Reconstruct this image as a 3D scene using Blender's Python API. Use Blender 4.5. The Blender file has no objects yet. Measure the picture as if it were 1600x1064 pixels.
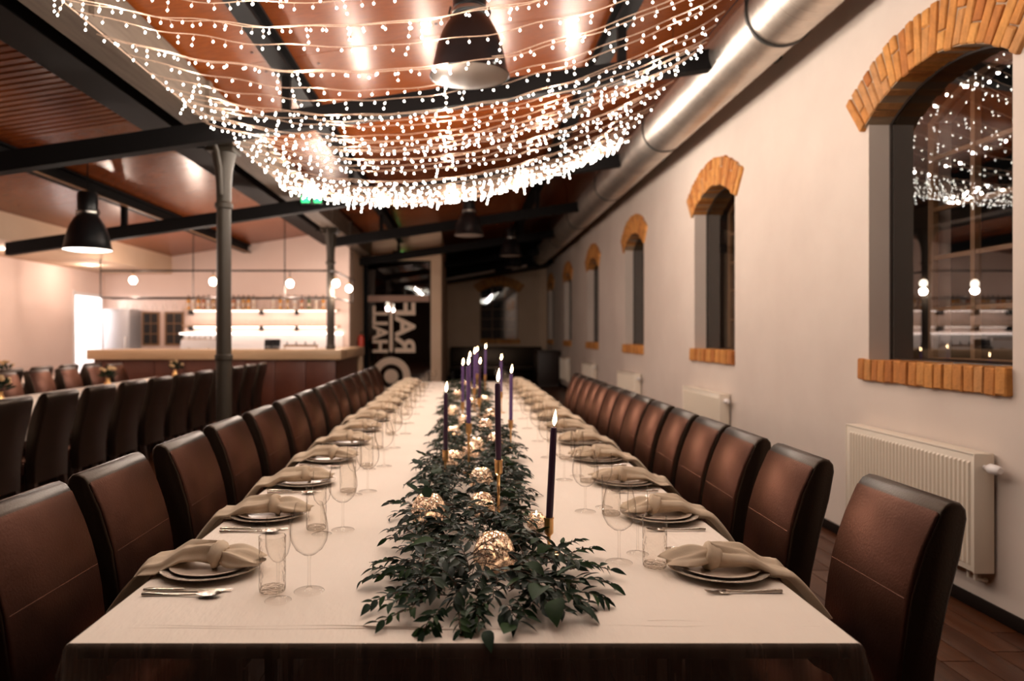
import bpy, bmesh, math, random
from math import sin, cos, pi, radians, sqrt, atan2
from mathutils import Vector, Matrix
R = random.Random(7)
C = bpy.context.scene.collection
SC = bpy.context.scene
# ------------------------------------------------------------------ camera, world, exposure
F = 1100.0
cd = bpy.data.cameras.new('camera'); cam = bpy.data.objects.new('camera', cd); C.objects.link(cam)
EYE = 1.455
cam.location = (0, 0, EYE); cam.rotation_euler = (pi/2, 0, 0)
cd.sensor_width = 36; cd.lens = F/1600*36
cd.shift_x = 75/1600; cd.shift_y = -10/1600
cd.clip_start = .05; cd.clip_end = 100
cd.dof.use_dof = True; cd.dof.focus_distance = 2.25; cd.dof.aperture_fstop = 1.9
SC.camera = cam
w = bpy.data.worlds.new('night'); SC.world = w; w.use_nodes = True
w.node_tree.nodes['Background'].inputs[0].default_value = (.05, .045, .04, 1)
w.node_tree.nodes['Background'].inputs[1].default_value = .04
SC.view_settings.view_transform = 'Standard'; SC.view_settings.look = 'None'
SC.view_settings.exposure = 0.0; SC.view_settings.gamma = 1.0
SC.view_settings.use_curve_mapping = False
SC.cycles.caustics_reflective = False; SC.cycles.caustics_refractive = False
SC.cycles.sample_clamp_indirect = 4.0; SC.cycles.transparent_max_bounces = 48
SC.cycles.max_bounces = 8; SC.cycles.diffuse_bounces = 3; SC.cycles.glossy_bounces = 4
SC.cycles.use_light_tree = True; SC.cycles.use_denoising = True
BULB_E = 26.0        # fairy light bulbs
STRING_W = 2.15       # light of each lit stretch of a string
PEND_W = 42.0        # bar globe lamps

def lamp(name, loc, watts, col, r=.05):
    l = bpy.data.lights.new(name, 'POINT'); l.energy = watts; l.color = col; l.shadow_soft_size = r
    o = bpy.data.objects.new(name, l); o.location = loc; C.objects.link(o); return o

def ar(name, loc, watts, col, sx, sy, rot=(0, 0, 0)):
    l = bpy.data.lights.new(name, 'AREA'); l.energy = watts; l.color = col
    l.shape = 'RECTANGLE'; l.size = sx; l.size_y = sy
    o = bpy.data.objects.new(name, l); o.location = loc; o.rotation_euler = rot; C.objects.link(o); return o

# ------------------------------------------------------------------ materials
def newmat(name):
    m = bpy.data.materials.new(name); m.use_nodes = True
    nt = m.node_tree; b = nt.nodes['Principled BSDF']; return m, nt, b
def noise(nt, scale, detail=4, coord='Object', stretch=None, rough=.6):
    tc = nt.nodes.new('ShaderNodeTexCoord'); n = nt.nodes.new('ShaderNodeTexNoise')
    n.inputs['Scale'].default_value = scale; n.inputs['Detail'].default_value = detail
    n.inputs['Roughness'].default_value = rough
    if stretch:
        mp = nt.nodes.new('ShaderNodeMapping'); mp.inputs['Scale'].default_value = stretch
        nt.links.new(tc.outputs[coord], mp.inputs[0]); nt.links.new(mp.outputs[0], n.inputs['Vector'])
    else: nt.links.new(tc.outputs[coord], n.inputs['Vector'])
    return n
def ramp(nt, src, stops):
    r = nt.nodes.new('ShaderNodeValToRGB'); e = r.color_ramp.elements
    while len(e) < len(stops): e.new(.5)
    for i, (p, c) in enumerate(stops):
        e[i].position = p; e[i].color = (c[0], c[1], c[2], 1)
    nt.links.new(src, r.inputs[0]); return r
def bump(nt, b, src, strength, dist=.01):
    n = nt.nodes.new('ShaderNodeBump'); n.inputs['Strength'].default_value = strength
    n.inputs['Distance'].default_value = dist
    nt.links.new(src, n.inputs['Height']); nt.links.new(n.outputs[0], b.inputs['Normal'])
def M(name, col, rough=.5, metal=0, col2=None, scale=8, stretch=None, bmp=0, bscale=60, coord='Object', spec=.5, detail=4, bdist=.005, coat=0, bstretch=None):
    m, nt, b = newmat(name)
    b.inputs['Base Color'].default_value = (*col, 1); b.inputs['Roughness'].default_value = rough
    b.inputs['Metallic'].default_value = metal; b.inputs['Specular IOR Level'].default_value = spec
    b.inputs['Coat Weight'].default_value = coat; b.inputs['Coat Roughness'].default_value = .2
    if col2:
        n = noise(nt, scale, detail, coord, stretch)
        r = ramp(nt, n.outputs['Fac'], [(.3, col), (.7, col2)]); nt.links.new(r.outputs[0], b.inputs['Base Color'])
    if bmp:
        n2 = noise(nt, bscale, 3, coord, bstretch); bump(nt, b, n2.outputs['Fac'], bmp, bdist)
    return m
def Mrand(name, cols, rough=.6, kind='Object Info', bmp=.4, bscale=40, grain=None, spec=.5, coat=0, amount=.35):
    m, nt, b = newmat(name)
    if kind == 'island':
        g = nt.nodes.new('ShaderNodeNewGeometry'); src = g.outputs['Random Per Island']
    else:
        g = nt.nodes.new('ShaderNodeObjectInfo'); src = g.outputs['Random']
    n0 = len(cols)
    r = ramp(nt, src, [(i/(n0-1), c) for i, c in enumerate(cols)])
    n = noise(nt, 14 if not grain else 6, 5, 'Object', grain)
    d = ramp(nt, n.outputs['Fac'], [(.3, (1-amount,)*3), (.7, (1.15,)*3)])
    mx = nt.nodes.new('ShaderNodeMixRGB'); mx.blend_type = 'MULTIPLY'; mx.inputs[0].default_value = 1
    nt.links.new(r.outputs[0], mx.inputs[1]); nt.links.new(d.outputs[0], mx.inputs[2])
    nt.links.new(mx.outputs[0], b.inputs['Base Color'])
    b.inputs['Roughness'].default_value = rough; b.inputs['Specular IOR Level'].default_value = spec
    b.inputs['Coat Weight'].default_value = coat; b.inputs['Coat Roughness'].default_value = .15
    if bmp:
        n2 = noise(nt, bscale, 3, 'Object', grain); bump(nt, b, n2.outputs['Fac'], bmp, .006)
    return m
def Memit(name, col, strength):
    m, nt, b = newmat(name)
    b.inputs['Base Color'].default_value = (*col, 1)
    b.inputs['Emission Color'].default_value = (*col, 1); b.inputs['Emission Strength'].default_value = strength
    return m
def Mglass(name, tint=(.99, .985, .975), edge=(.36, .30, .25), rough=.03, glossmax=.55, bmp=None, lo=.02):
    m = bpy.data.materials.new(name); m.use_nodes = True; nt = m.node_tree
    for n in list(nt.nodes): nt.nodes.remove(n)
    out = nt.nodes.new('ShaderNodeOutputMaterial')
    tr = nt.nodes.new('ShaderNodeBsdfTransparent'); gl = nt.nodes.new('ShaderNodeBsdfGlossy')
    gl.inputs['Roughness'].default_value = rough
    lw = nt.nodes.new('ShaderNodeLayerWeight'); lw.inputs['Blend'].default_value = .5
    rc = ramp(nt, lw.outputs['Facing'], [(0, tint), (.45, tint), (.80, tuple((a*2+b)/3 for a, b in zip(tint, edge))), (1, edge)])
    rf = ramp(nt, lw.outputs['Facing'], [(0, (lo,)*3), (.60, (lo+.03,)*3), (.85, (lo+.12,)*3), (1, (glossmax,)*3)])
    mx = nt.nodes.new('ShaderNodeMixShader')
    nt.links.new(rc.outputs[0], tr.inputs[0]); nt.links.new(rf.outputs[0], mx.inputs[0])
    nt.links.new(tr.outputs[0], mx.inputs[1]); nt.links.new(gl.outputs[0], mx.inputs[2])
    nt.links.new(mx.outputs[0], out.inputs[0])
    if bmp:
        tc = nt.nodes.new('ShaderNodeTexCoord')
        wv = nt.nodes.new('ShaderNodeTexVoronoi'); wv.inputs['Scale'].default_value = bmp
        nt.links.new(tc.outputs['Object'], wv.inputs['Vector'])
        bp = nt.nodes.new('ShaderNodeBump'); bp.inputs['Strength'].default_value = 1; bp.inputs['Distance'].default_value = .004
        nt.links.new(wv.outputs['Distance'], bp.inputs['Height'])
        nt.links.new(bp.outputs[0], gl.inputs['Normal']); nt.links.new(bp.outputs[0], lw.inputs['Normal'])
    return m

plaster = M('wall_plaster', (.64, .535, .465), .85, col2=(.70, .595, .52), scale=1.3, bmp=.15, bscale=25)
plaster_warm = M('warm_plaster', (.62, .44, .30), .85, col2=(.68, .50, .36), scale=1.2, bmp=.15, bscale=25)
plaster_pink = M('bar_plaster', (.78, .60, .52), .85, col2=(.82, .65, .57), scale=1.1, bmp=.1, bscale=25)
brickm = Mrand('orange_brick', [(.56, .21, .045), (.70, .32, .08), (.46, .15, .03), (.62, .26, .06), (.54, .26, .10)], .85, bmp=.8, bscale=30)
mortar = M('brick_mortar', (.42, .30, .20), .95, bmp=.6, bscale=70)
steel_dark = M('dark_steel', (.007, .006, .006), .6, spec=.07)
steel_grey = M('grey_painted_steel', (.009, .008, .008), .6, spec=.06)
girder_wood = M('grey_wood_girder', (.12, .088, .066), .7, col2=(.19, .145, .11), scale=3, stretch=(8, .6, 8), bmp=.4, bscale=20, bstretch=(8, .5, 8))
castiron = M('bronze_cast_iron', (.040, .030, .020), .5, metal=.15, bmp=.3, bscale=60)
ceil_wood = Mrand('varnished_ceiling_wood', [(.20, .046, .010), (.24, .058, .012), (.17, .036, .008)], .27, bmp=.10, bscale=10, grain=(.5, 9, 9), coat=0, amount=.3)
roofdark = M('roof_underlay', (.03, .015, .01), .8)
plankm = Mrand('brown_floor_plank', [(.085, .026, .008), (.11, .036, .012), (.065, .020, .007), (.10, .032, .010)], .38, bmp=.2, bscale=12, grain=(9, .7, 9), amount=.45)
plankm2 = Mrand('brown_floor_plank_far', [(.085, .026, .008), (.11, .036, .012), (.065, .020, .007)], .38, 'island', bmp=.2, bscale=12, grain=(9, .7, 9), amount=.45)
leather = M('brown_leather_shaded', (.008, .0045, .0035), .34, col2=(.013, .007, .005), scale=5, bmp=.35, bscale=130, spec=.5, detail=6, bdist=.002)  # chair shell: shade on sides and backs painted into a near-black colour
def _tint(m, c):
    m.node_tree.nodes['Principled BSDF'].inputs['Specular Tint'].default_value = (*c, 1)
_tint(leather, (1, .78, .6))
leather_panel = M('brown_leather_panel', (.088, .042, .032), .33, metal=.85, col2=(.058, .026, .019), scale=7, bmp=.35, bscale=130, spec=.75, detail=6, bdist=.002)
_tint(leather_panel, (1, .70, .58))
_tint(ceil_wood, (1, .62, .42))
legwood = M('dark_leg_wood', (.02, .008, .004), .5)
clothm = M('cream_tablecloth', (.86, .75, .65), .92, col2=(.90, .79, .69), scale=2.5, bmp=.25, bscale=9, bdist=.02, spec=.2, bstretch=(3, 1, 1))
napm = M('beige_napkin', (.60, .47, .34), .95, col2=(.66, .53, .40), scale=20, bmp=.25, bscale=300, spec=.15, bdist=.002)
charger = M('silver_glass_rim', (.70, .60, .50), .22, metal=.5, col2=(.50, .42, .34), scale=60, bmp=.8, bscale=220, bdist=.004)
platem = M('stoneware_plate', (.62, .50, .40), .25)
glassm = Mglass('clear_glass')
cutglass = Mglass('cut_crystal', (.975, .96, .94), (.35, .30, .26), .08, .6, lo=.035, bmp=90)
silver = M('polished_steel', (.75, .68, .6), .22, metal=1, bmp=.1, bscale=200)
brass = M('brushed_brass', (.80, .48, .20), .28, metal=1)
wax = M('plum_candle_wax', (.055, .022, .055), .35, spec=.5)
wax_l = M('violet_candle_wax', (.14, .075, .24), .4, spec=.5)
wick = M('wick', (.02, .015, .01), .9)
flamem = Memit('candle_flame', (1, .66, .34), 34)
bulbm = Memit('warm_fairy_bulb', (1, .96, .86), BULB_E)
wirem = M('clear_wire', (.75, .52, .38), .4)
globem = Memit('globe_lamp_glass', (1, .86, .70), 14)
ledm = Memit('led_strip', (1, .86, .78), 4)
leafm = Mrand('dark_ruscus_leaf', [(.004, .013, .007), (.007, .020, .008), (.015, .036, .010), (.005, .015, .008), (.012, .020, .007)], .5, 'island', spec=.22, bmp=.1, bscale=60, amount=.3)
leafo = Mrand('dark_green_leaf', [(.006, .017, .009), (.011, .030, .011), (.026, .058, .013), (.008, .020, .011)], .6, spec=.10, bmp=.1, bscale=60, amount=.3)
twig = M('brown_twig', (.09, .05, .03), .8)
black = M('black_enamel', (.006, .006, .007), .3, spec=.5)
lampdisc = M('milky_lamp_glass', (.36, .30, .26), .45)
white_paint = M('white_radiator_paint', (.80, .70, .58), .4)
galv = M('galvanised_duct', (.55, .50, .45), .42, metal=1, col2=(.75, .68, .60), scale=3, bmp=.07, bscale=3.5, bstretch=(1, 8, 1), bdist=.02)
casing = M('dark_window_casing', (.016, .010, .007), .6)
rubber = M('duct_band', (.035, .033, .030), .5)
frame_dark = M('dark_window_frame', (.03, .018, .012), .5)
frame_wood = M('brown_window_wood', (.22, .11, .05), .5, col2=(.28, .15, .07), scale=5)
panem = Mglass('window_pane', (.80, .80, .80), (.3, .3, .3), .0, .9, lo=.16)
oakm = M('pale_oak', (.66, .46, .28), .4, col2=(.58, .38, .22), scale=4, stretch=(.6, 6, 6))
barfront = M('red_brown_bar_front', (.10, .025, .012), .45, col2=(.14, .04, .02), scale=3)
base_dark = M('dark_baseboard', (.012, .007, .005), .7, spec=.1)
letterm = M('cream_lettering', (.72, .55, .42), .6)
whitem = M('white_enamel', (.85, .80, .78), .35)
greym = M('grey_steel_panel', (.50, .50, .52), .35, metal=.3)
pipe = M('black_pipe', (.035, .025, .02), .5)
mercury = None
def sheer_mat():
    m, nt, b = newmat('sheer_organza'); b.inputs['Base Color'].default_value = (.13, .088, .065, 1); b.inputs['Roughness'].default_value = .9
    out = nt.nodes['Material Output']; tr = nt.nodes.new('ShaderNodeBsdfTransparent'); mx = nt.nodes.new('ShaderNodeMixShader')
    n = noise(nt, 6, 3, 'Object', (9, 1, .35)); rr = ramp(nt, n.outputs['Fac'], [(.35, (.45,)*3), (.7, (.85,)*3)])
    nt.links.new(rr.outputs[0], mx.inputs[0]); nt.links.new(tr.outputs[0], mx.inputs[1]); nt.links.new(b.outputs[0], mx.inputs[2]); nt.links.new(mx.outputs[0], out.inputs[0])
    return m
sheer = sheer_mat()

def mercury_mat():
    m = bpy.data.materials.new('mercury_glass'); m.use_nodes = True; nt = m.node_tree
    for n in list(nt.nodes): nt.nodes.remove(n)
    out = nt.nodes.new('ShaderNodeOutputMaterial')
    tc = nt.nodes.new('ShaderNodeTexCoord')
    v = nt.nodes.new('ShaderNodeTexNoise'); v.inputs['Scale'].default_value = 60; v.inputs['Detail'].default_value = 5; v.inputs['Roughness'].default_value = .75
    nt.links.new(tc.outputs['Object'], v.inputs['Vector'])
    vo = nt.nodes.new('ShaderNodeTexVoronoi'); vo.inputs['Scale'].default_value = 95
    nt.links.new(tc.outputs['Object'], vo.inputs['Vector'])
    gl = nt.nodes.new('ShaderNodeBsdfGlossy'); gl.inputs['Roughness'].default_value = .22
    rc = ramp(nt, v.outputs['Fac'], [(.38, (.40, .20, .11)), (.48, (.95, .70, .50)), (.60, (1, .90, .78))])
    nt.links.new(rc.outputs[0], gl.inputs[0])
    bp = nt.nodes.new('ShaderNodeBump'); bp.inputs['Strength'].default_value = 1; bp.inputs['Distance'].default_value = .006
    nt.links.new(vo.outputs['Distance'], bp.inputs['Height']); nt.links.new(bp.outputs[0], gl.inputs['Normal'])
    tl = nt.nodes.new('ShaderNodeBsdfTranslucent'); tl.inputs[0].default_value = (1, .86, .75, 1)
    df = nt.nodes.new('ShaderNodeBsdfTransparent'); df.inputs[0].default_value = (1, .86, .75, 1)
    m1 = nt.nodes.new('ShaderNodeMixShader'); r1 = ramp(nt, vo.outputs['Distance'], [(.2, (1, 1, 1)), (.5, (0, 0, 0))])
    m1.inputs[0].default_value = .35
    nt.links.new(tl.outputs[0], m1.inputs[1]); nt.links.new(df.outputs[0], m1.inputs[2])
    m2 = nt.nodes.new('ShaderNodeMixShader'); r2 = ramp(nt, v.outputs['Fac'], [(.40, (.12,)*3), (.50, (.9,)*3)])
    nt.links.new(r2.outputs[0], m2.inputs[0]); nt.links.new(m1.outputs[0], m2.inputs[1]); nt.links.new(gl.outputs[0], m2.inputs[2])
    nt.links.new(m2.outputs[0], out.inputs[0]); return m
mercury = mercury_mat()

# ------------------------------------------------------------------ mesh helpers
class MB:
    def __init__(s): s.v = []; s.f = []
    def add(s, vs, fs):
        o = len(s.v); s.v += [tuple(p) for p in vs]; s.f += [tuple(i+o for i in f) for f in fs]; return s
    def box(s, x0, x1, y0, y1, z0, z1, b=0):
        if b <= 0:
            return s.add([(x0, y0, z0), (x1, y0, z0), (x1, y1, z0), (x0, y1, z0), (x0, y0, z1), (x1, y0, z1), (x1, y1, z1), (x0, y1, z1)],
                         [(0, 3, 2, 1), (4, 5, 6, 7), (0, 1, 5, 4), (1, 2, 6, 5), (2, 3, 7, 6), (3, 0, 4, 7)])
        bm = bmesh.new(); bmesh.ops.create_cube(bm, size=1)
        for v in bm.verts:
            v.co = Vector(((x0+x1)/2+v.co.x*(x1-x0), (y0+y1)/2+v.co.y*(y1-y0), (z0+z1)/2+v.co.z*(z1-z0)))
        bmesh.ops.bevel(bm, geom=bm.edges[:], offset=b, segments=2, affect='EDGES', profile=.5)
        bm.verts.ensure_lookup_table()
        s.add([v.co[:] for v in bm.verts], [[v.index for v in f.verts] for f in bm.faces]); bm.free(); return s
    def hexa(s, p):  # 8 points bottom ring, top ring
        return s.add(p, [(0, 3, 2, 1), (4, 5, 6, 7), (0, 1, 5, 4), (1, 2, 6, 5), (2, 3, 7, 6), (3, 0, 4, 7)])
    def lathe(s, prof, n=24, c=(0, 0, 0), cap0=False, cap1=False):
        vs = []; fs = []
        for (r, z) in prof:
            for k in range(n):
                a = 2*pi*k/n; vs.append((c[0]+r*cos(a), c[1]+r*sin(a), c[2]+z))
        for i in range(len(prof)-1):
            for k in range(n):
                k2 = (k+1) % n; fs.append((i*n+k, i*n+k2, (i+1)*n+k2, (i+1)*n+k))
        if cap0: fs.append(tuple(reversed(range(n))))
        if cap1: fs.append(tuple((len(prof)-1)*n+k for k in range(n)))
        return s.add(vs, fs)
    def tube(s, pts, r, n=8, cap=True):
        pts = [Vector(p) for p in pts]; vs = []; fs = []
        rs = r if isinstance(r, (list, tuple)) else [r]*len(pts)
        up = Vector((0, 0, 1)); prev = None
        for i, p in enumerate(pts):
            t = (pts[min(i+1, len(pts)-1)]-pts[max(i-1, 0)])
            t = t.normalized() if t.length > 1e-9 else Vector((0, 0, 1))
            a = t.cross(up) if prev is None else prev-t*prev.dot(t)
            if a.length < 1e-4: a = t.cross(Vector((1, 0, 0)))
            a.normalize(); prev = a; b = t.cross(a)
            for k in range(n):
                an = 2*pi*k/n; vs.append(p+a*(cos(an)*rs[i])+b*(sin(an)*rs[i]))
        for i in range(len(pts)-1):
            for k in range(n):
                k2 = (k+1) % n; fs.append((i*n+k, (i+1)*n+k, (i+1)*n+k2, i*n+k2))
        if cap: fs.append(tuple(range(n))); fs.append(tuple(reversed([(len(pts)-1)*n+k for k in range(n)])))
        return s.add(vs, fs)
    def prism(s, prof, x0, x1, b=.006, axis='x'):
        """profile list (y,z) ccw extruded along x with chamfered ends"""
        n = len(prof)
        def inset(d):
            out = []
            for i in range(n):
                p0 = Vector(prof[i-1]); p1 = Vector(prof[i]); p2 = Vector(prof[(i+1) % n])
                e1 = (p1-p0); e2 = (p2-p1)
                n1 = Vector((-e1.y, e1.x)); n2 = Vector((-e2.y, e2.x))
                nn = (n1.normalized()+n2.normalized())
                nn = nn.normalized() if nn.length > 1e-6 else n1.normalized()
                out.append(p1+nn*d)
            return out
        rings = [(x0, inset(b)), (x0+b*.3, inset(b*.35)), (x0+b, prof), (x1-b, prof), (x1-b*.3, inset(b*.35)), (x1, inset(b))]
        vs = []; fs = []
        for x, pr in rings:
            for p in pr: vs.append((x, p[0], p[1]))
        for i in range(len(rings)-1):
            for k in range(n):
                k2 = (k+1) % n; fs.append((i*n+k, (i+1)*n+k, (i+1)*n+k2, i*n+k2))
        fs.append(tuple(range(n))); fs.append(tuple(reversed([(len(rings)-1)*n+k for k in range(n)])))
        return s.add(vs, fs)
    def xf(s, m):
        s.v = [tuple(m @ Vector(p)) for p in s.v]; return s
    def mesh(s, name, mat, smooth=True, angle=35):
        me = bpy.data.meshes.new(name); me.from_pydata([tuple(p) for p in s.v], [], s.f); me.update()
        if mat: me.materials.append(mat)
        if smooth:
            me.shade_smooth(); me.set_sharp_from_angle(angle=radians(angle))
        return me
    def obj(s, name, mat, parent=None, loc=None, smooth=True, angle=35):
        return link(name, s.mesh(name, mat, smooth, angle), parent, loc)
def link(name, me, parent=None, loc=None):
    o = bpy.data.objects.new(name, me); C.objects.link(o)
    if parent: o.parent = parent
    if loc is not None: o.location = loc
    return o
def thing(name, label, cat, loc=(0, 0, 0), rz=0, group=None):
    o = bpy.data.objects.new(name, None); C.objects.link(o); o.empty_display_size = .1
    o.location = loc; o.rotation_euler = (0, 0, rz); return tag(o, label, cat, group)
def tag(o, label, cat, group=None):
    o['label'] = label; o['category'] = cat
    if group: o['group'] = group
    return o
def struct(o): o['kind'] = 'structure'; return o
def sempty(name, loc=(0, 0, 0)):
    o = bpy.data.objects.new(name, None); C.objects.link(o); o.location = loc; return struct(o)
def stuff(o): o['kind'] = 'stuff'; return o
KIDS = {}
def dup(root, loc, rz=0, label=None, group=None):
    if root.name not in KIDS:
        KIDS[root.name] = [(c, list(c.children)) for c in root.children]
    r = root.copy(); C.objects.link(r); r.location = loc; r.rotation_euler = (0, 0, rz)
    if label: r['label'] = label
    if group: r['group'] = group
    for c, gs in KIDS[root.name]:
        cc = c.copy(); C.objects.link(cc); cc.parent = r
        for g in gs:
            gg = g.copy(); C.objects.link(gg); gg.parent = cc
    return r
ORD = ['nearest', 'second nearest', 'third nearest', 'fourth nearest', 'fifth nearest', 'sixth nearest', 'seventh nearest', 'eighth nearest', 'ninth nearest', 'tenth nearest',
       'eleventh nearest', 'twelfth nearest', 'thirteenth nearest', 'fourteenth nearest', 'fifteenth nearest', 'sixteenth nearest', 'seventeenth nearest', 'eighteenth nearest']
NTH = ['first', 'second', 'third', 'fourth', 'fifth', 'sixth', 'seventh', 'eighth', 'ninth', 'tenth', 'eleventh', 'twelfth', 'thirteenth', 'fourteenth', 'fifteenth', 'sixteenth',
       'seventeenth', 'eighteenth', 'nineteenth', 'twentieth', 'twenty-first', 'twenty-second', 'twenty-third', 'twenty-fourth']

def roof(x): return 4.055+.155*x
XW = 2.72; XL = -7.6; Y0 = -6.0; YB = 14.9; YP = 17.0; YF = 23.2; XP = -2.43
WIN = [4.11+3.58*i for i in range(6)]
# ------------------------------------------------------------------ room shell
fl = struct(MB().box(XL-.2, XW+.6, Y0, YF+.3, -.25, -.012).obj('floor', roofdark, smooth=False))
pm = [MB().box(-.0725, .0725, -.6, .6, -.012, 0, .0015).mesh('plank', plankm) for _ in range(1)]
far = MB(); n_pl = 0
xs = []; x = XW-.076
while x > XL: xs.append(x); x -= .149
for i, x in enumerate(xs):
    y = Y0+R.random()*1.2
    while y < YF:
        near = (x > 1.0 and .9 < y < 11.5) or (-2.2 < x < -1.0 and 2 < y < 6)
        if near and n_pl < 290:
            link('plank', pm[0], fl, (x, y, 0)); n_pl += 1
        else:
            far.box(x-.0725, x+.0725, y-.6, y+.6, -.012, 0)
        y += 1.206
stuff(far.obj('plank_field', plankm2, fl, smooth=False))

ce = MB().hexa([(XL-.2, Y0, roof(XL-.2)+.05), (XW+.6, Y0, roof(XW+.6)+.05), (XW+.6, YF+.3, roof(XW+.6)+.05), (XL-.2, YF+.3, roof(XL-.2)+.05),
                (XL-.2, Y0, roof(XL-.2)+.25), (XW+.6, Y0, roof(XW+.6)+.25), (XW+.6, YF+.3, roof(XW+.6)+.25), (XL-.2, YF+.3, roof(XL-.2)+.25)])
ce = struct(ce.obj('ceiling', roofdark, smooth=False))
bx = [XL, -6.1, -4.58, -3.05, -1.52, 0, 1.52, XW]
yy = [Y0]; y = 6.03-1.73*5
while y < YF: 
    if y > Y0+.2: yy.append(y)
    y += 1.73
yy.append(YF)
screw = M('screw_head', (.03, .02, .02), .5)
for i in range(len(bx)-1):
    for j in range(len(yy)-1):
        a, b = bx[i]+.004, bx[i+1]-.004; c, d = yy[j]+.004, yy[j+1]-.004
        m = MB().hexa([(a, c, roof(a)), (b, c, roof(b)), (b, d, roof(b)), (a, d, roof(a)), (a, c, roof(a)+.03), (b, c, roof(b)+.03), (b, d, roof(b)+.03), (a, d, roof(a)+.03)])
        p = m.obj('panel', ceil_wood, ce, smooth=False)
        if bx[i] < -1 and 2 < yy[j] < 15:
            s = MB()
            for u in (.15, .85):
                for v in (.12, .88):
                    X = a+(b-a)*u; Y = c+(d-c)*v; s.lathe([(.014, 0), (.010, -.006)], 8, (X, Y, roof(X)), cap1=True)
            stuff(s.obj('screw_heads', screw, p))

rbm = MB(); yr = 2.7
while yr < 6.95:
    for xa_, xb_ in ((-7.55, -4.72), (-4.45, -3.06)):
        rbm.hexa([(xa_, yr-.028, roof(xa_)-.010), (xb_, yr-.028, roof(xb_)-.010), (xb_, yr+.028, roof(xb_)-.010), (xa_, yr+.028, roof(xa_)-.010),
                  (xa_, yr-.04, roof(xa_)+.002), (xb_, yr-.04, roof(xb_)+.002), (xb_, yr+.04, roof(xb_)+.002), (xa_, yr+.04, roof(xa_)+.002)])
    yr += .105
stuff(rbm.obj('ribbing', ceil_wood, ce, smooth=False))
# purlins and girders (parts of the roof structure: each its own beam)
def ibeam_y(name, xc, w_, ztop, zbot, y0, y1, mat, label=None):
    m = MB(); t = .02
    m.box(xc-w_/2, xc+w_/2, y0, y1, zbot, zbot+t).box(xc-w_/2, xc+w_/2, y0, y1, ztop-t, ztop).box(xc-.012, xc+.012, y0, y1, zbot+t, ztop-t)
    return struct(m.obj(name, mat, smooth=False))
GZ = EYE+1.84
gd = MB().box(-2.46, -2.2, Y0, YP, GZ, GZ+.045).box(-2.42, -2.24, Y0, YP, GZ+.045, roof(-2.46)-.01)
for k in range(9):
    yk = .4+k*1.9
    gd.box(-2.245, -2.205, yk, yk+.08, GZ+.045, roof(-2.46)-.02)
gd = struct(gd.obj('trim_girder', girder_wood, smooth=False))
struct(MB().box(-2.98, -2.66, Y0, YB, 3.345, roof(-2.98)-.005).obj('trim_black_beam', steel_dark, smooth=False))
for i, (x, b_) in enumerate(((-4.58, .16), (-1.52, .14), (1.35, .14))):
    zt = roof(x-.08); ye = YB if x < -2.5 else YF
    o = ibeam_y('trim_purlin', x, b_, zt, zt-.16, Y0, ye, steel_dark)
    if i == 0:
        MB().box(x+.055, x+.085, Y0+.1, ye-.1, zt-.175, zt-.162).obj('edge_strip', frame_wood, o, smooth=False)
for k in range(-1, 5):
    y = 6.03+3.46*k
    x0 = XL if y < YB-.5 else -.55
    if y < 11:
        segs = [(XL+1.45, XW-.02)]
    elif y < YB-.5: segs = [(-2.4, XW-.02)]
    else: segs = [(XP if y < YP else -.55, XW-.02)]
    for a, b in segs:
        zc = lambda x: 3.49+.145*x
        p = []
        for zo in (-.085, .085):
            p += [(a, y-.06, zc(a)+zo), (b, y-.06, zc(b)+zo), (b, y+.06, zc(b)+zo), (a, y+.06, zc(a)+zo)]
        o = struct(MB().hexa(p).obj('trim_tie_beam', steel_grey, smooth=False))
        for xx in (-4.58, -1.52, 1.35):
            if a < xx < b:
                MB().box(xx-.035, xx+.035, y-.035, y+.035, zc(xx)+.08, roof(xx)-.15).obj('post', steel_dark, o, smooth=False)

# right wall with arched openings
HW = .62; SP = 2.86; RI = 1.06; ZC = SP+.2-RI; SILL = 1.283
def arch_z(d): return ZC+sqrt(max(RI*RI-d*d, 0))
def arched_wall(name, u0, u1, ztop, wins, P, mat, depth):
    """P(u, t, z) -> xyz ; t depth into wall"""
    m = MB(); prev = u0
    def quad(a, b, c, d): m.add([a, b, c, d], [(0, 1, 2, 3)])
    for c in wins:
        quad(P(prev, 0, 0), P(c-HW, 0, 0), P(c-HW, 0, ztop(c-HW)), P(prev, 0, ztop(prev)))
        n = 16
        for k in range(n):
            d0 = -HW+2*HW*k/n; d1 = -HW+2*HW*(k+1)/n
            z0 = arch_z(d0)+.014; z1 = arch_z(d1)+.014
            quad(P(c+d0, 0, 0), P(c+d1, 0, 0), P(c+d1, 0, SILL), P(c+d0, 0, SILL))
            quad(P(c+d0, 0, z0), P(c+d1, 0, z1), P(c+d1, 0, ztop(c+d1)), P(c+d0, 0, ztop(c+d0)))
            quad(P(c+d0, 0, z0), P(c+d0, depth, z0), P(c+d1, depth, z1), P(c+d1, 0, z1))
            quad(P(c+d0, 0, SILL), P(c+d1, 0, SILL), P(c+d1, depth, SILL), P(c+d0, depth, SILL))
        quad(P(c-HW, 0, SILL), P(c-HW, depth, SILL), P(c-HW, depth, SP), P(c-HW, 0, SP))
        quad(P(c+HW, 0, SILL), P(c+HW, 0, SP), P(c+HW, depth, SP), P(c+HW, depth, SILL))
        prev = c+HW
    quad(P(prev, 0, 0), P(u1, 0, 0), P(u1, 0, ztop(u1)), P(prev, 0, ztop(prev)))
    return struct(m.obj(name, mat, smooth=False))
PR = lambda u, t, z: (XW+t, u, z)
arched_wall('wall_right', Y0, YF, lambda u: roof(XW)+.1, WIN, PR, plaster, .55)
PF = lambda u, t, z: (u, YF+t, z)
FWC = 1.15
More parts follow.
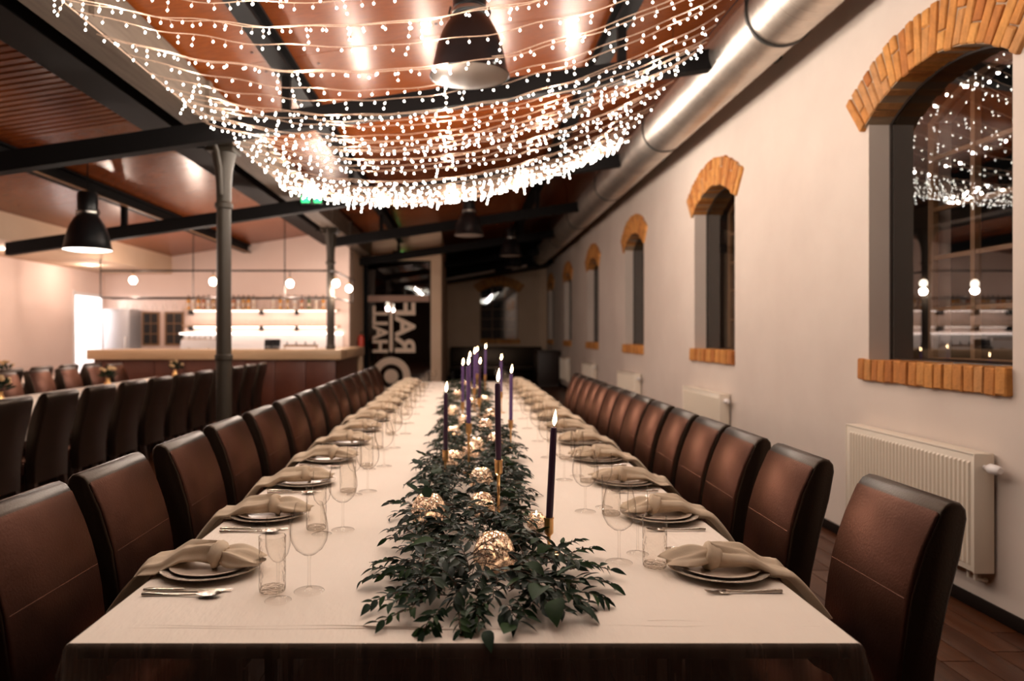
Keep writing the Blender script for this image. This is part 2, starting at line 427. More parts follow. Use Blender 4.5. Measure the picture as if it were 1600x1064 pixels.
arched_wall('wall_far', -.6, XW+.02, lambda u: roof(u)+.1, [FWC], PF, plaster_warm, .3)
struct(MB().box(XW+.55, XW+.6, Y0, YF, 0, SILL-.05).obj('wall_outer', plaster, smooth=False))
# brick meshes
def brick_mesh(seed, L=.3, W=.060, D=.18):
    r = random.Random(seed); bm = bmesh.new(); bmesh.ops.create_cube(bm, size=1)
    for v in bm.verts: v.co = Vector((v.co.x*D, v.co.y*W, v.co.z*L))
    bmesh.ops.bevel(bm, geom=bm.edges[:], offset=.006, segments=1, affect='EDGES')
    for v in bm.verts: v.co += Vector((r.uniform(-1, 1)*.003, r.uniform(-1, 1)*.0025, r.uniform(-1, 1)*.003))
    me = bpy.data.meshes.new('brick'); bm.to_mesh(me); bm.free(); me.materials.append(brickm); return me
BL = [brick_mesh(i, .295) for i in range(3)]; BM_ = [brick_mesh(10+i, .185) for i in range(3)]; BS = [brick_mesh(20+i, .10) for i in range(3)]
BSILL = [brick_mesh(30+i, .14, .072, .22) for i in range(4)]
def brick_place(par, me, loc, rx=0, rz=0):
    o = link('brick', me, par, loc); o.rotation_euler = (rx, 0, rz); return o
def bake(mb, me, loc, rx=0, rz=0):
    m = Matrix.Translation(loc) @ Matrix.Rotation(rz, 4, 'Z') @ Matrix.Rotation(rx, 4, 'X')
    mb.add([m @ v.co for v in me.vertices], [list(p.vertices) for p in me.polygons])
NB = 21; AMAX = math.asin(HW/RI)
# island-coloured brick for the joined far ones
brick_i = Mrand('orange_brick_far', [(.56, .21, .045), (.70, .32, .08), (.46, .15, .03), (.62, .26, .06)], .85, 'island', bmp=.6, bscale=30)
def window(idx, P, c, rz, individual, far_wall=False):
    """P maps (u,t,z); rz rotates brick depth axis"""
    base = Vector(P(c, 0, 0)); w_ = sempty('window_%d' % idx, base)
    L = lambda u, t, z: Vector(P(c+u, t, z))-base
    mb = MB()
    def put(me, u, t, z, tilt):
        # tilt about depth axis: brick local: x depth, y width, z length
        if far_wall:
            loc = L(u, t, z)
            if individual: o = link('brick', me, w_, loc); o.rotation_euler = (0, tilt, 0)
            m = Matrix.Translation(loc) @ Matrix.Rotation(tilt, 4, 'Y') @ Matrix.Rotation(pi/2, 4, 'Z')
        else:
            loc = L(u, t, z); m = Matrix.Translation(loc) @ Matrix.Rotation(-tilt, 4, 'X')
            if individual: o = link('brick', me, w_, loc); o.rotation_euler = (-tilt, 0, 0)
        if not individual:
            mb.add([m @ v.co for v in me.vertices], [list(p.vertices) for p in me.polygons])
    rr = random.Random(idx)
    for k in range(NB+2):
        a = -AMAX-.03+(2*AMAX+.06)*k/(NB+1)
        def at(rad, me):
            j = rr.uniform(-.006, .004)
            put(me, rad*sin(a), .06+j, ZC+rad*cos(a), a)
        e = rr.uniform(-.008, .008)
        if k % 2 == 0: at(RI+.15+e, BL[k % 3])
        elif k % 4 == 1: at(RI+.052+e, BS[k % 3]); at(RI+.203+e, BM_[k % 3])
        else: at(RI+.093+e, BM_[k % 3]); at(RI+.245+e, BS[k % 3])
    for k in range(17):
        put(BSILL[k % 4], -HW+.035+(2*HW+.01)*k/16, .075+rr.uniform(-.005, .005), SILL-.068+rr.uniform(-.004, .004), 0)
    if not individual: stuff(mb.obj('brick_surround', brick_i, w_))
    # mortar behind bricks
    mo = MB(); n = 24
    for k in range(n):
        a0 = -AMAX-.05+(2*AMAX+.1)*k/n; a1 = -AMAX-.05+(2*AMAX+.1)*(k+1)/n
        q = []
        for t in (-.018, .14):
            for (a, rad) in ((a0, RI+.004), (a1, RI+.004), (a1, RI+.293), (a0, RI+.293)):
                q.append(L(rad*sin(a), t, ZC+rad*cos(a)))
        mo.hexa(q)
    q = [L(u, t, z) for z in (SILL-.135, SILL-.004) for (u, t) in ((-HW+.005, -.02), (HW+.07, -.02), (HW+.07, .17), (-HW+.005, .17))]
    mo.hexa(q); mo.obj('mortar_bed', mortar, w_, smooth=False)
    # inner pane and frame
    G = .15
    pts = [(-HW, SILL), (HW, SILL)]+[(HW*cos(pi*k/16) if False else HW-2*HW*k/16, arch_z(HW-2*HW*k/16)) for k in range(17)]
    pn = MB(); vs = [L(u, G, z) for u, z in pts]; pn.add(vs, [tuple(range(len(vs)))]); pn.obj('pane', panem, w_, smooth=False)
    fr = MB(); path = [L(u, G, z) for u, z in pts]; path.append(path[0])
    fr.tube(path, .012, 6); fr.obj('inner_frame', frame_dark, w_)
    G2 = .42 if not far_wall else .22
    cs = MB(); q = [L(u*.985, t, z*.999 if z > 2 else z+.012) for t in (G+.012, G2+.03) for u, z in pts]; n_ = len(pts)
    cs.add(q, [(a, (a+1) % n_, n_+(a+1) % n_, n_+a) for a in range(n_)]).obj('casing', casing, w_, smooth=False)
    of = MB(); path = [L(u*.97, G2, z) for u, z in pts]; path.append(path[0]); of.tube(path, .035, 6)
    of = of.obj('outer_frame', frame_wood, w_)
    for u in (-.21, .21):
        a = L(u-.018, G2-.02, SILL); b = L(u+.018, G2+.02, arch_z(u))
        MB().box(min(a.x, b.x), max(a.x, b.x), min(a.y, b.y), max(a.y, b.y), a.z, b.z).obj('muntin', frame_wood, of, smooth=False)
    for z in (1.62, 1.96, 2.28, 2.62):
        a = L(-HW, G2-.015, z-.014); b = L(HW, G2+.015, z+.014)
        MB().box(min(a.x, b.x), max(a.x, b.x), min(a.y, b.y), max(a.y, b.y), a.z, b.z).obj('muntin', frame_wood, of, smooth=False)
    return w_
for i, c in enumerate(WIN): window(i+1, PR, c, 0, i < 2)
window(7, PF, FWC, pi/2, False, True)
# other walls
def wallbox(name, x0, x1, y0, y1, z0, z1, mat): return struct(MB().box(x0, x1, y0, y1, z0, z1).obj(name, mat, smooth=False))
wallbox('wall_back', XL, XW+.5, Y0-.15, Y0, 0, 4.9, M('dark_brown_plaster', (.10, .06, .045), .9))
DW0, DW1, DWH = 13.7, 14.75, 2.25
wl = MB().box(XL-.12, XL, Y0, DW0, 0, 3.3).box(XL-.12, XL, DW1, YB+.2, 0, 3.3).box(XL-.12, XL, DW0, DW1, DWH, 3.3)
struct(wl.obj('wall_left', plaster_pink, smooth=False))
wallbox('wall_bar', XL, XP, YB, YB+.12, 0, 4.0, plaster_pink)
wallbox('wall_bar_side', XP-.12, XP, YB+.12, YP, 0, 4.0, plaster_warm)
sf = struct(MB().box(XL, -6.18, Y0, YB, 2.73, roof(-6.18)+.05).obj('trim_soffit', plaster_warm, smooth=False))
# lit corridor behind the left doorway
cr = MB()
cr.box(XL-1.6, XL-1.5, DW0-.6, DW1+.6, 0, 2.6).box(XL-1.5, XL-.12, DW0-.6, DW0-.5, 0, 2.6).box(XL-1.5, XL-.12, DW1+.5, DW1+.6, 0, 2.6).box(XL-1.6, XL-.12, DW0-.6, DW1+.6, 2.6, 2.7).box(XL-1.6, XL-.12, DW0-.6, DW1+.6, -.1, 0)
struct(cr.obj('wall_corridor', whitem, smooth=False))
df = MB().box(XL-.13, XL+.02, DW0-.03, DW0+.03, 0, DWH+.06).box(XL-.13, XL+.02, DW1-.03, DW1+.03, 0, DWH+.03).box(XL-.13, XL+.02, DW0, DW1, DWH-.03, DWH+.03)
struct(df.obj('door_1', whitem, smooth=False))
lamp('corridor_light', (XL-.8, 14.2, 2.2), 130, (1, .97, .98), .15)
# glazed partition with lettering
PX0, PX1 = -2.38, -.66; zl = EYE+115*YP/F
pt = MB()
pt.hexa([(PX0, YP, zl), (-.55, YP, zl), (-.55, YP+.1, zl), (PX0, YP+.1, zl), (PX0, YP, roof(PX0)), (-.55, YP, roof(-.55)), (-.55, YP+.1, roof(-.55)), (PX0, YP+.1, roof(PX0))])
pt.box(-.80, -.55, YP, YP+.1, 0, zl)
pt.box(-.62, -.55, YP+.1, YF, 0, roof(-.62))
pt = struct(pt.obj('wall_partition', plaster_warm, smooth=False))
dr = sempty('door_2', (0, YP, 0))
fz = EYE+55*YP/F
MB().box(-2.34, -.80, .035, .045, 0, zl).obj('pane', Mglass('door_glass', (.5, .45, .42), (.3, .3, .3), .0, .9, lo=.10), dr, smooth=False)
f2 = MB().box(-2.38, -2.32, 0, .08, 0, zl).box(-.84, -.80, 0, .08, 0, zl).box(-2.38, -.80, 0, .08, zl-.05, zl).box(-2.32, -.84, .0, .08, 0, .06)
f2.obj('frame', steel_dark, dr, smooth=False)
MB().box(-2.32, -.84, -.01, .08, fz-.07, fz+.08).obj('transom', M('brown_transom', (.30, .15, .09), .5), dr, smooth=False)
MB().tube([(-2.24, -.01, .75), (-2.24, -.07, .78), (-2.24, -.07, 1.25), (-2.24, -.01, 1.28)], .015).obj('handle', steel_dark, dr)
# dark room behind the glass
wallbox('wall_behind_door', -2.43, -.62, YP+2.2, YP+2.3, 0, 4, M('dark_brown_wall', (.10, .05, .035), .8))
# lettering : reading direction up, letter tops to the right
def letters(txt, xa, xb, za, zb):
    cu = bpy.data.curves.new('letters', 'FONT'); cu.body = txt; cu.extrude = .006; cu.offset = .028; cu.resolution_u = 3
    o = bpy.data.objects.new('t', cu); C.objects.link(o)
    bpy.context.view_layer.update()
    me = bpy.data.meshes.new_from_object(o.evaluated_get(bpy.context.evaluated_depsgraph_get()))
    bpy.data.objects.remove(o)
    xs_ = [v.co.x for v in me.vertices]; ys_ = [v.co.y for v in me.vertices]
    x0, x1, y0, y1 = min(xs_), max(xs_), min(ys_), max(ys_)
    for v in me.vertices:
        a = (v.co.x-x0)/(x1-x0); b = (v.co.y-y0)/(y1-y0); t = v.co.z
        v.co = (xa+(xb-xa)*b, .025+t, za+(zb-za)*a)
    me.materials.clear(); me.materials.append(letterm); return me
def px(u, D): return (u-725)*D/F
def pz(v, D): return EYE+(522-v)*D/F
for txt, u0, u1, v0, v1 in (('RAF', 617, 649, 551, 473), ('HALL', 582, 606, 551, 478)):
    o = link('lettering', letters(txt, px(u0, YP), px(u1, YP), pz(v0, YP), pz(v1, YP)), dr)
MB().box(px(608.5, YP), px(613.5, YP), .018, .032, pz(550, YP), pz(473, YP)).obj('stripe', letterm, dr, smooth=False)
cx, cz = px(611, YP), pz(588, YP); k_ = YP/F
rg = MB()
def ringy(m, r0, r1):
    n = 40; vs = []; fs = []
    for t in (.018, .032):
        for r in (r0, r1):
            for k in range(n): vs.append((cx+r*cos(2*pi*k/n), t, cz+r*sin(2*pi*k/n)))
    for k in range(n):
        q = (k+1) % n
        fs += [(k, q, n+q, n+k), (2*n+k, 3*n+k, 3*n+q, 2*n+q), (n+k, n+q, 3*n+q, 3*n+k), (k, 2*n+k, 2*n+q, q)]
    m.add(vs, fs)
ringy(rg, 19*k_, 30*k_); rg.obj('ring_emblem', letterm, dr, smooth=False)
rd = MB(); ringy(rd, .001, 11*k_); rd.obj('disc_emblem', letterm, dr, smooth=False)
# exit signs
def exit_sign(x, y, z, label, s=1):
    t = thing('exit_sign', label, 'exit sign', (x, y, z))
    MB().box(-.13*s, .13*s, -.02, .02, -.055*s, .055*s, .004).obj('housing', M('sign_housing', (.02, .03, .02), .5), t)
    MB().box(-.12*s, -.02*s, -.024, -.02, -.04*s, .04*s).box(.03*s, .12*s, -.024, -.02, -.04*s, .04*s).obj('lit_face', Memit('green_sign_light', (.03, .7, .22), 1.6), t, smooth=False)
    return t
exit_sign(px(487, 9.3), 9.3, pz(312, 9.3), 'small green lit exit sign on black beam behind the fairy lights', 1.1)
t = thing('emergency_light', 'small dark box with green pilot light above the glazed door', 'light', (px(625, YP), YP-.03, pz(396, YP)))
MB().box(-.17, -.02, -.03, .03, -.06, .06, .005).obj('housing', frame_dark, t)
MB().lathe([(.001, .0), (.03, .01), (.045, .04), (.03, .07), (.001, .08)], 12).xf(Matrix.Translation((.06, -.03, -.04))).obj('pilot_light', Memit('pilot_green', (.25, .8, .2), 2.0), t)
# far end soffit, lamps, baseboards
def slant(name, x0, x1, y0, y1, drop, mat):
    return struct(MB().hexa([(x0, y0, roof(x0)-drop), (x1, y0, roof(x1)-drop), (x1, y1, roof(x1)-drop), (x0, y1, roof(x0)-drop),
                             (x0, y0, roof(x0)), (x1, y0, roof(x1)), (x1, y1, roof(x1)), (x0, y1, roof(x0))]).obj(name, mat, smooth=False))
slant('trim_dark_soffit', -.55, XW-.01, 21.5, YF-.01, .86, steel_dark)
for a, b, ya, yb, lab in ((694, 773, 437, 423, 'long'), (800, 823, 420, 415, 'short')):
    D = 21.2; p0 = Vector((px(a, D), D, pz(ya, D))); p1 = Vector((px(b, D), D, pz(yb, D)))
    t = thing('batten_lamp', '%s pale unlit batten lamp below the dark roof at the far end' % lab, 'lamp', p0)
    MB().tube([(0, 0, 0), p1-p0], .05, 8).obj('tube', lampdisc, t)
    MB().tube([Vector((0.02, 0, .07)), p1-p0+Vector((-.02, 0, .07))], .05, 4).obj('housing', steel_dark, t)
    MB().tube([(.2, 0, .1), (.2, 0, roof(p0.x)-p0.z)], .008, 5).obj('hanger', steel_dark, t)
struct(MB().box(XW-.018, XW, Y0, YF, 0, .07, .004).obj('baseboard_right', base_dark))
struct(MB().box(-.55, XW-.02, YF-.018, YF, 0, .07).obj('baseboard_far', base_dark, smooth=False))
struct(MB().box(XL, XL+.018, Y0, DW0-.07, 0, .09).obj('baseboard_left', base_dark, smooth=False))

# ------------------------------------------------------------------ columns
def column(y, label):
    t = thing('cast_iron_column', label, 'column', (-2.33, y, 0), 0, 'cast iron columns under the girder')
    H = GZ
    MB().lathe([(.14, 0), (.14, .10), (.11, .14), (.11, .20), (.085, .25)], 20, cap0=True).obj('base', castiron, t)
    MB().lathe([(.075, .24), (.073, 1.2), (.084, 1.21), (.084, 1.25), (.072, 1.26), (.068, H-.62)], 20).obj('shaft', castiron, t)
    MB().lathe([(.068, H-.63), (.085, H-.62), (.088, H-.58), (.070, H-.56), (.072, H-.40), (.085, H-.25), (.11, H-.12), (.115, H-.09)], 20).obj('capital', castiron, t)
    MB().box(-.13, .13, -.13, .13, H-.09, H-.045, .008).box(-.16, .16, -.16, .16, H-.04, H-.001, .008).obj('abacus', castiron, t)
    for s in (-1, 1):
        MB().tube([(0, s*.08, H-.5), (0, s*.12, H-.25), (0, s*.2, H-.12), (0, s*.3, H-.02)], [.02, .025, .025, .02], 8).obj('bracket', castiron, t)
    MB().tube([(-.16, 0, H-.02), (-.26, 0, H-.03)], .012, 6).obj('bolt', steel_dark, t)
    return t
column(6.83, 'bronze cast iron column with flared capital standing between the two long tables')
column(12.3, 'thinner looking far cast iron column standing at the bar counter')

# ------------------------------------------------------------------ duct
DX, DZ, DR = 2.33, 3.83, .25
du = thing('ventilation_duct', 'long round galvanised ventilation duct running under the roof along the windowed wall', 'duct', (DX, 0, DZ))
pr = []; y = Y0+.1; m = MB(); n = 64
ring = []
while y < YF-.1:
    for off, dr_ in ((0, 0), (.104, 0), (.109, .0015), (.115, .0015), (.12, 0)): ring.append((y+off, DR+dr_))
    y += .12
vs = [(r*cos(2*pi*k/n), yy_, r*sin(2*pi*k/n)) for yy_, r in ring for k in range(n)]
fs = [(i*n+k, i*n+(k+1) % n, (i+1)*n+(k+1) % n, (i+1)*n+k) for i in range(len(ring)-1) for k in range(n)]
m.add(vs, fs).obj('pipe', galv, du, angle=7)
for k in range(-1, 7):
    y = 5.18+3.0*k
    b = MB(); vs = []; fs = []
    pf = [(y-.012, DR+.004), (y-.012, DR+.014), (y+.012, DR+.014), (y+.012, DR+.004)]
    vs = [(r*cos(2*pi*q/n), yy_, r*sin(2*pi*q/n)) for yy_, r in pf for q in range(n)]
    fs = [(i*n+q, i*n+(q+1) % n, ((i+1) % 4)*n+(q+1) % n, ((i+1) % 4)*n+q) for i in range(4) for q in range(n)]
    bo = b.add(vs, fs).obj('band', rubber, du)
    MB().tube([(-DR-.01, y, 0), (-DR-.01, y, roof(DX-DR)-DZ)], .006, 5).tube([(DR+.01, y, 0), (DR+.01, y, roof(DX)-DZ)], .006, 5).obj('hanger_rods', steel_dark, bo)

# ------------------------------------------------------------------ radiators
def radiator():
    t = thing('radiator', '', 'radiator', (0, 0, 0), 0, 'white panel radiators under the windows')
    L = 1.2; H = .6
    f = MB().box(0, .02, -L/2, L/2, 0, H, .004); f.box(.075, .095, -L/2, L/2, 0, H, .004)
    f.obj('body', white_paint, t)
    rb = MB(); k = 0
    y = -L/2+.035
    while y < L/2-.03:
        rb.add([(0, y-.009, .03), (-.010, y-.004, .04), (-.010, y+.004, .04), (0, y+.009, .03), (0, y-.009, H-.035), (-.010, y-.004, H-.045), (-.010, y+.004, H-.045), (0, y+.009, H-.035)],
               [(0, 1, 5, 4), (1, 2, 6, 5), (2, 3, 7, 6), (0, 3, 2, 1), (4, 5, 6, 7)]); y += .0335
    stuff(rb.obj('fluting', white_paint, t, smooth=False))
    MB().box(-.004, .10, -L/2-.004, -L/2+.004, -.004, H+.004, .002).obj('side_cover', white_paint, t)
    MB().box(-.004, .10, L/2-.004, L/2+.004, -.004, H+.004, .002).obj('side_cover', white_paint, t)
    g = MB().box(-.004, .10, -L/2, L/2, H, H+.008, .002); g.obj('top_grille', white_paint, t)
    v = MB().tube([(.05, -L/2, H-.06), (.05, -L/2-.03, H-.06)], .012, 10).tube([(.05, -L/2-.03, H-.06), (.05, -L/2-.045, H-.06), (.05, -L/2-.10, H-.06), (.05, -L/2-.11, H-.06)], [.018, .026, .023, .015], 14)
    v.obj('valve', whitem, t)
    MB().tube([(.05, -L/2+.06, 0), (.05, -L/2+.06, -.05), (.11, -L/2+.06, -.06)], .011, 8).tube([(.05, -L/2+.11, 0), (.05, -L/2+.11, -.05), (.11, -L/2+.11, -.06)], .011, 8).obj('pipes', white_paint, t)
    return t
rad = radiator()
wn = ['nearest window, behind the nearest chair', 'second nearest window', 'third nearest window', 'fourth nearest window', 'fifth nearest window']
for i in range(5):
    loc = (2.602, WIN[i]+.08, .237); lab = 'white ribbed panel radiator on the wall below the '+wn[i]
    if i == 0: rad.location = loc; rad['label'] = lab
    else: dup(rad, loc, 0, lab)

# ------------------------------------------------------------------ chairs
def make_chair(W=.44):
    t = thing('dining_chair', '', 'chair', (0, 0, 0))
    prof = [(-.010, .30), (-.008, .46), (-.014, .60), (-.036, .75), (-.076, .88), (-.110, .955), (-.118, .975), (-.130, .991), (-.150, 1.0), (-.172, .996), (-.186, .980), (-.189, .955),
            (-.172, .86), (-.140, .74), (-.110, .60), (-.092, .46), (-.088, .30)]
    MB().prism(prof, -W/2, W/2, .010).obj('backrest', leather, t, angle=50)
    pf = [(-.006, .46), (.000, .485), (-.007, .60), (-.016, .68), (-.030, .755), (-.048, .82), (-.071, .885), (-.103, .956), (-.112, .972), (-.122, .966), (-.09, .88), (-.05, .75), (-.03, .60), (-.018, .46)]
    a = MB().prism(pf, -W/2+.005, W/2-.005, .009)
    a.obj('back_panel', leather_panel, t, angle=60)
    MB().tube([(-W/2+.016, -.0292, .745), (0, -.0292, .745), (W/2-.016, -.0292, .745)], .0022, 6).obj('seam', leather_panel, t)
    s = MB().box(-W/2, W/2, -.0, .40, .36, .47, .018); s.obj('seat', leather_panel, t, angle=60)
    for sx in (-1, 1):
        MB().hexa([(sx*(W/2-.025)-.018, .35, 0), (sx*(W/2-.025)+.018, .35, 0), (sx*(W/2-.025)+.018, .385, 0), (sx*(W/2-.025)-.018, .385, 0),
                   (sx*(W/2-.025)-.022, .345, .36), (sx*(W/2-.025)+.022, .345, .36), (sx*(W/2-.025)+.022, .39, .36), (sx*(W/2-.025)-.022, .39, .36)]).obj('leg', legwood, t, smooth=False)
        MB().hexa([(sx*(W/2-.025)-.018, -.12, 0), (sx*(W/2-.025)+.018, -.12, 0), (sx*(W/2-.025)+.018, -.085, 0), (sx*(W/2-.025)-.018, -.085, 0),
                   (sx*(W/2-.025)-.022, -.08, .31), (sx*(W/2-.025)+.022, -.08, .31), (sx*(W/2-.025)+.022, -.03, .31), (sx*(W/2-.025)-.022, -.03, .31)]).obj('leg', legwood, t, smooth=False)
    return t
chL = make_chair(.44); chR = make_chair(.385)
LY = [1.97, 2.51, 3.12, 3.73, 4.33, 4.98, 5.58, 6.19, 6.80, 7.40, 8.0, 8.6, 9.2, 9.8]
RY = [2.035, 2.67, 3.18, 3.61, 4.05, 4.52, 4.97, 5.39, 5.82, 6.22, 6.62, 7.02, 7.42, 7.85]
used = set()
def put(proto, loc, rz, label, group, sc=None):
    if proto.name not in used:
        if proto.name not in KIDS: KIDS[proto.name] = [(c, list(c.children)) for c in proto.children]
        used.add(proto.name); o = proto; o.location = loc; o.rotation_euler = (0, 0, rz); o['label'] = label; o['group'] = group
    else: o = dup(proto, loc, rz, label, group)
    if sc: o.scale = sc
    return o
for i, y in enumerate(LY):
    put(chL, (-1.112+R.uniform(-.01, .01), y, 0), -pi/2+R.uniform(-.025, .025), 'brown leather dining chair, %s in the left row of the long table' % ORD[i], 'chairs along the left side of the long table')
for i, y in enumerate(RY):
    put(chR, (1.125+R.uniform(-.008, .008), y, 0), pi/2+R.uniform(-.02, .02), 'brown leather dining chair, %s in the right row by the windows' % ORD[i], 'chairs along the right side of the long table', (1, 1, 1.015))
# left hall rows
for i in range(11):
    put(chL, (-3.39, 5.02+.625*i, 0), pi/2+R.uniform(-.03, .03), 'dark high-backed chair, %s with its back toward the long table' % ORD[i], 'near row of chairs at the side hall table')
for i in range(9):
    put(chL, (-5.25, 5.6+.66*i, 0), -pi/2+R.uniform(-.03, .03), 'brown chair facing the long table, %s beyond the side hall table' % ORD[i], 'far row of chairs at the side hall table')
for i in range(7):
    put(chL, (-6.1, 7.2+.68*i, 0), pi/2+R.uniform(-.03, .03), 'dark chair seen from behind, %s in the row by the left wall' % ORD[i], 'chairs at the wall side table')

# ------------------------------------------------------------------ tables and cloths
TY0, TY1, TX, TZ = 1.606, 10.4, .90, .75
def table(name, label, x0, x1, y0, y1, zt):
    t = thing(name, label, 'table', ((x0+x1)/2, y0, 0))
    hx = (x1-x0)/2; L = y1-y0
    MB().box(-hx, hx, 0, L, zt-.035, zt).obj('tabletop', legwood, t, smooth=False)
    k = max(2, int(L/2.2))
    for i in range(k+1):
        for s in (-1, 1):
            y = .15+(L-.3)*i/k
            MB().box(s*(hx-.3)-.025, s*(hx-.3)+.025, y-.025, y+.025, 0, zt-.035).obj('leg', legwood, t, smooth=False)
    return t
table('banquet_table', 'long banquet table standing under the cream tablecloth', -TX+.012, TX-.012, TY0+.012, TY1-.012, TZ-.006)
def cloth(x0, x1, y0, y1, z, mat, dropf=.48, drops=.17, res=.07, name='tablecloth', seed=1):
    """top with rounded drop: param grid; sides flare slightly with folds"""
    r = random.Random(seed); m = MB()
    us = []; nx = int((x1-x0)/res); ny = int((y1-y0)/(res*1.6))
    ph = [r.uniform(0, 6.28) for _ in range(8)]
    def fold(s): return sin(s*17+ph[0])*.35+sin(s*29+ph[1])*.3+sin(s*47+ph[2])*.2+sin(s*7+ph[3])*.4
    rows = []
    # border ring profile: (outset, z)
    def prof(drop): return [(0, 0), (.006, -.003), (.010, -.012), (.013, -.04), (.02, -.10)]+([(.025, -.17)] if drop < .2 else [(.03, -.2), (.038, -.3), (.045, -.4), (.05, -drop)])
    # top grid
    idx = {}
    vs = []; fs = []
    for j in range(ny+1):
        for i in range(nx+1):
            x = x0+(x1-x0)*i/nx; y = y0+(y1-y0)*j/ny
            ed = min(i, nx-i, j, ny-j)
            dz = 0 if ed == 0 else .0016*sin(x*5+y*1.3+ph[4])+.0012*sin(x*11-y*2+ph[5])
            vs.append((x, y, z+dz)); 
    for j in range(ny):
        for i in range(nx):
            a = j*(nx+1)+i; fs.append((a, a+1, a+nx+2, a+nx+1))
    m.add(vs, fs)
    # side strips
    def strip(pts, nrm, drop, s0, ends):
        P = prof(drop); vs = []; fs = []; n = len(pts)
        for q, (o, dz) in enumerate(P):
            for i, p in enumerate(pts):
                f = 1+(fold(s0+i*res)*.9 if q > 2 else 0)*min(1, -dz*2.0)
                oo = o*f+ (fold(s0+i*res)*.020*min(1, -dz*3) if q > 2 else 0)
                tpos = i/(n-1); cx_ = 0
                ex = (o if i == 0 and ends[0] else 0); ex2 = (o if i == n-1 and ends[1] else 0)
                d = (Vector(pts[-1])-Vector(pts[0])).normalized()
                v = Vector(p)+Vector(nrm)*oo-d*ex+d*ex2; vs.append((v.x, v.y, v.z+dz))
        for q in range(len(P)-1):
            for i in range(n-1):
                a = q*n+i; fs.append((a, a+n, a+n+1, a+1))
        m.add(vs, fs)
    nf = nx*3
    fr = [(x0+(x1-x0)*i/nf, y0, z) for i in range(nf+1)]
    if dropf < .3: strip(fr, (0, -1, 0), dropf, 0, (1, 1))
    strip([(x1+(x0-x1)*i/nf, y1, z) for i in range(nf+1)], (0, 1, 0), drops, 3, (1, 1))
    n2 = int((y1-y0)/.05)
    strip([(x1, y0+(y1-y0)*i/n2, z) for i in range(n2+1)], (1, 0, 0), drops, 5, (1, 1))
    strip([(x0, y1+(y0-y1)*i/n2, z) for i in range(n2+1)], (-1, 0, 0), drops, 9, (1, 1))
    o = m.obj(name, mat, angle=70)
    if dropf >= .3:
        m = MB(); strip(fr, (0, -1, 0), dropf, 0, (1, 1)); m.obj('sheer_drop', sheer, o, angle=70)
    return o
co = cloth(-TX, TX, TY0, TY1, TZ, clothm)
tag(co, 'long cream tablecloth draped over the central banquet table', 'tablecloth')
# corner drapes: two gathered cones of cloth at the front corners
for s in (-1, 1):
    m = MB(); vs = []; fs = []; n = 10
    for q, (rr, dz) in enumerate(((.006, -.003), (.012, -.012), (.022, -.05), (.04, -.12), (.055, -.2), (.068, -.3), (.075, -.48))):
        for k in range(n+1):
            a = -pi/2+(pi/2)*k/n
            f = rr*(1+.22*sin(k*1.9)*(q > 2))
            vs.append((s*(TX+f*cos(a)), TY0+f*sin(a), TZ+dz))
    for q in range(6):
        for k in range(n): a = q*(n+1)+k; fs.append((a, a+1, a+n+2, a+n+1))
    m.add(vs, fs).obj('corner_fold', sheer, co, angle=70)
# pressed creases across the cloth near its front edge
m = MB()
for (xa, xb, yv) in ((-.86, -.05, 1.70), (.30, .86, 1.70), (-.82, .1, 1.685), (.45, .85, 1.73)):
    pts = [(xa+(xb-xa)*k/12, yv+.004*sin(k), TZ-.0006) for k in range(13)]; m.tube(pts, .0018, 5)
m.obj('crease', clothm, co)
table('side_table', 'side hall banquet table under white cloth between two chair rows', -5.05, -3.62, 5.0, 11.5, .744)
tag(cloth(-5.06, -3.61, 4.99, 11.51, .75, clothm, .17, .17, .12, seed=4), 'pale tablecloth on the side hall table between the chair rows', 'tablecloth')
table('wall_table', 'narrow side hall table under pale cloth by the left wall', -7.35, -6.42, 7.0, 11.7, .744)
tag(cloth(-7.36, -6.41, 6.99, 11.71, .75, clothm, .17, .17, .12, seed=5), 'pale tablecloth on the table by the left wall', 'tablecloth')

# ------------------------------------------------------------------ tableware
def wine_glass():
    t = thing('wine_glass', '', 'glass')
    MB().lathe([(.010, .0065), (.018, .005), (.030, .003), (.0395, .0018), (.0412, .0008), (.040, 0)], 28).obj('foot', glassm, t)
    MB().lathe([(.010, .006), (.0045, .014), (.0036, .05), (.0038, .085), (.006, .098)], 14).obj('stem', glassm, t)
    MB().lathe([(.003, .098), (.018, .102), (.036, .116), (.048, .138), (.052, .158), (.050, .185), (.044, .212), (.037, .240), (.0365, .2405), (.0365, .24)], 32).obj('bowl', glassm, t)
    return t
def flute():
    t = thing('small_wine_glass', '', 'glass')
    MB().lathe([(.009, .0065), (.016, .005), (.026, .003), (.0335, .0018), (.0352, .0008), (.034, 0)], 26).obj('foot', glassm, t)
    MB().lathe([(.009, .006), (.004, .014), (.0034, .05), (.0036, .090), (.005, .102)], 12).obj('stem', glassm, t)
    MB().lathe([(.003, .100), (.014, .106), (.026, .122), (.032, .145), (.033, .170), (.031, .200), (.0295, .222), (.029, .2225)], 28).obj('bowl', glassm, t)
    return t
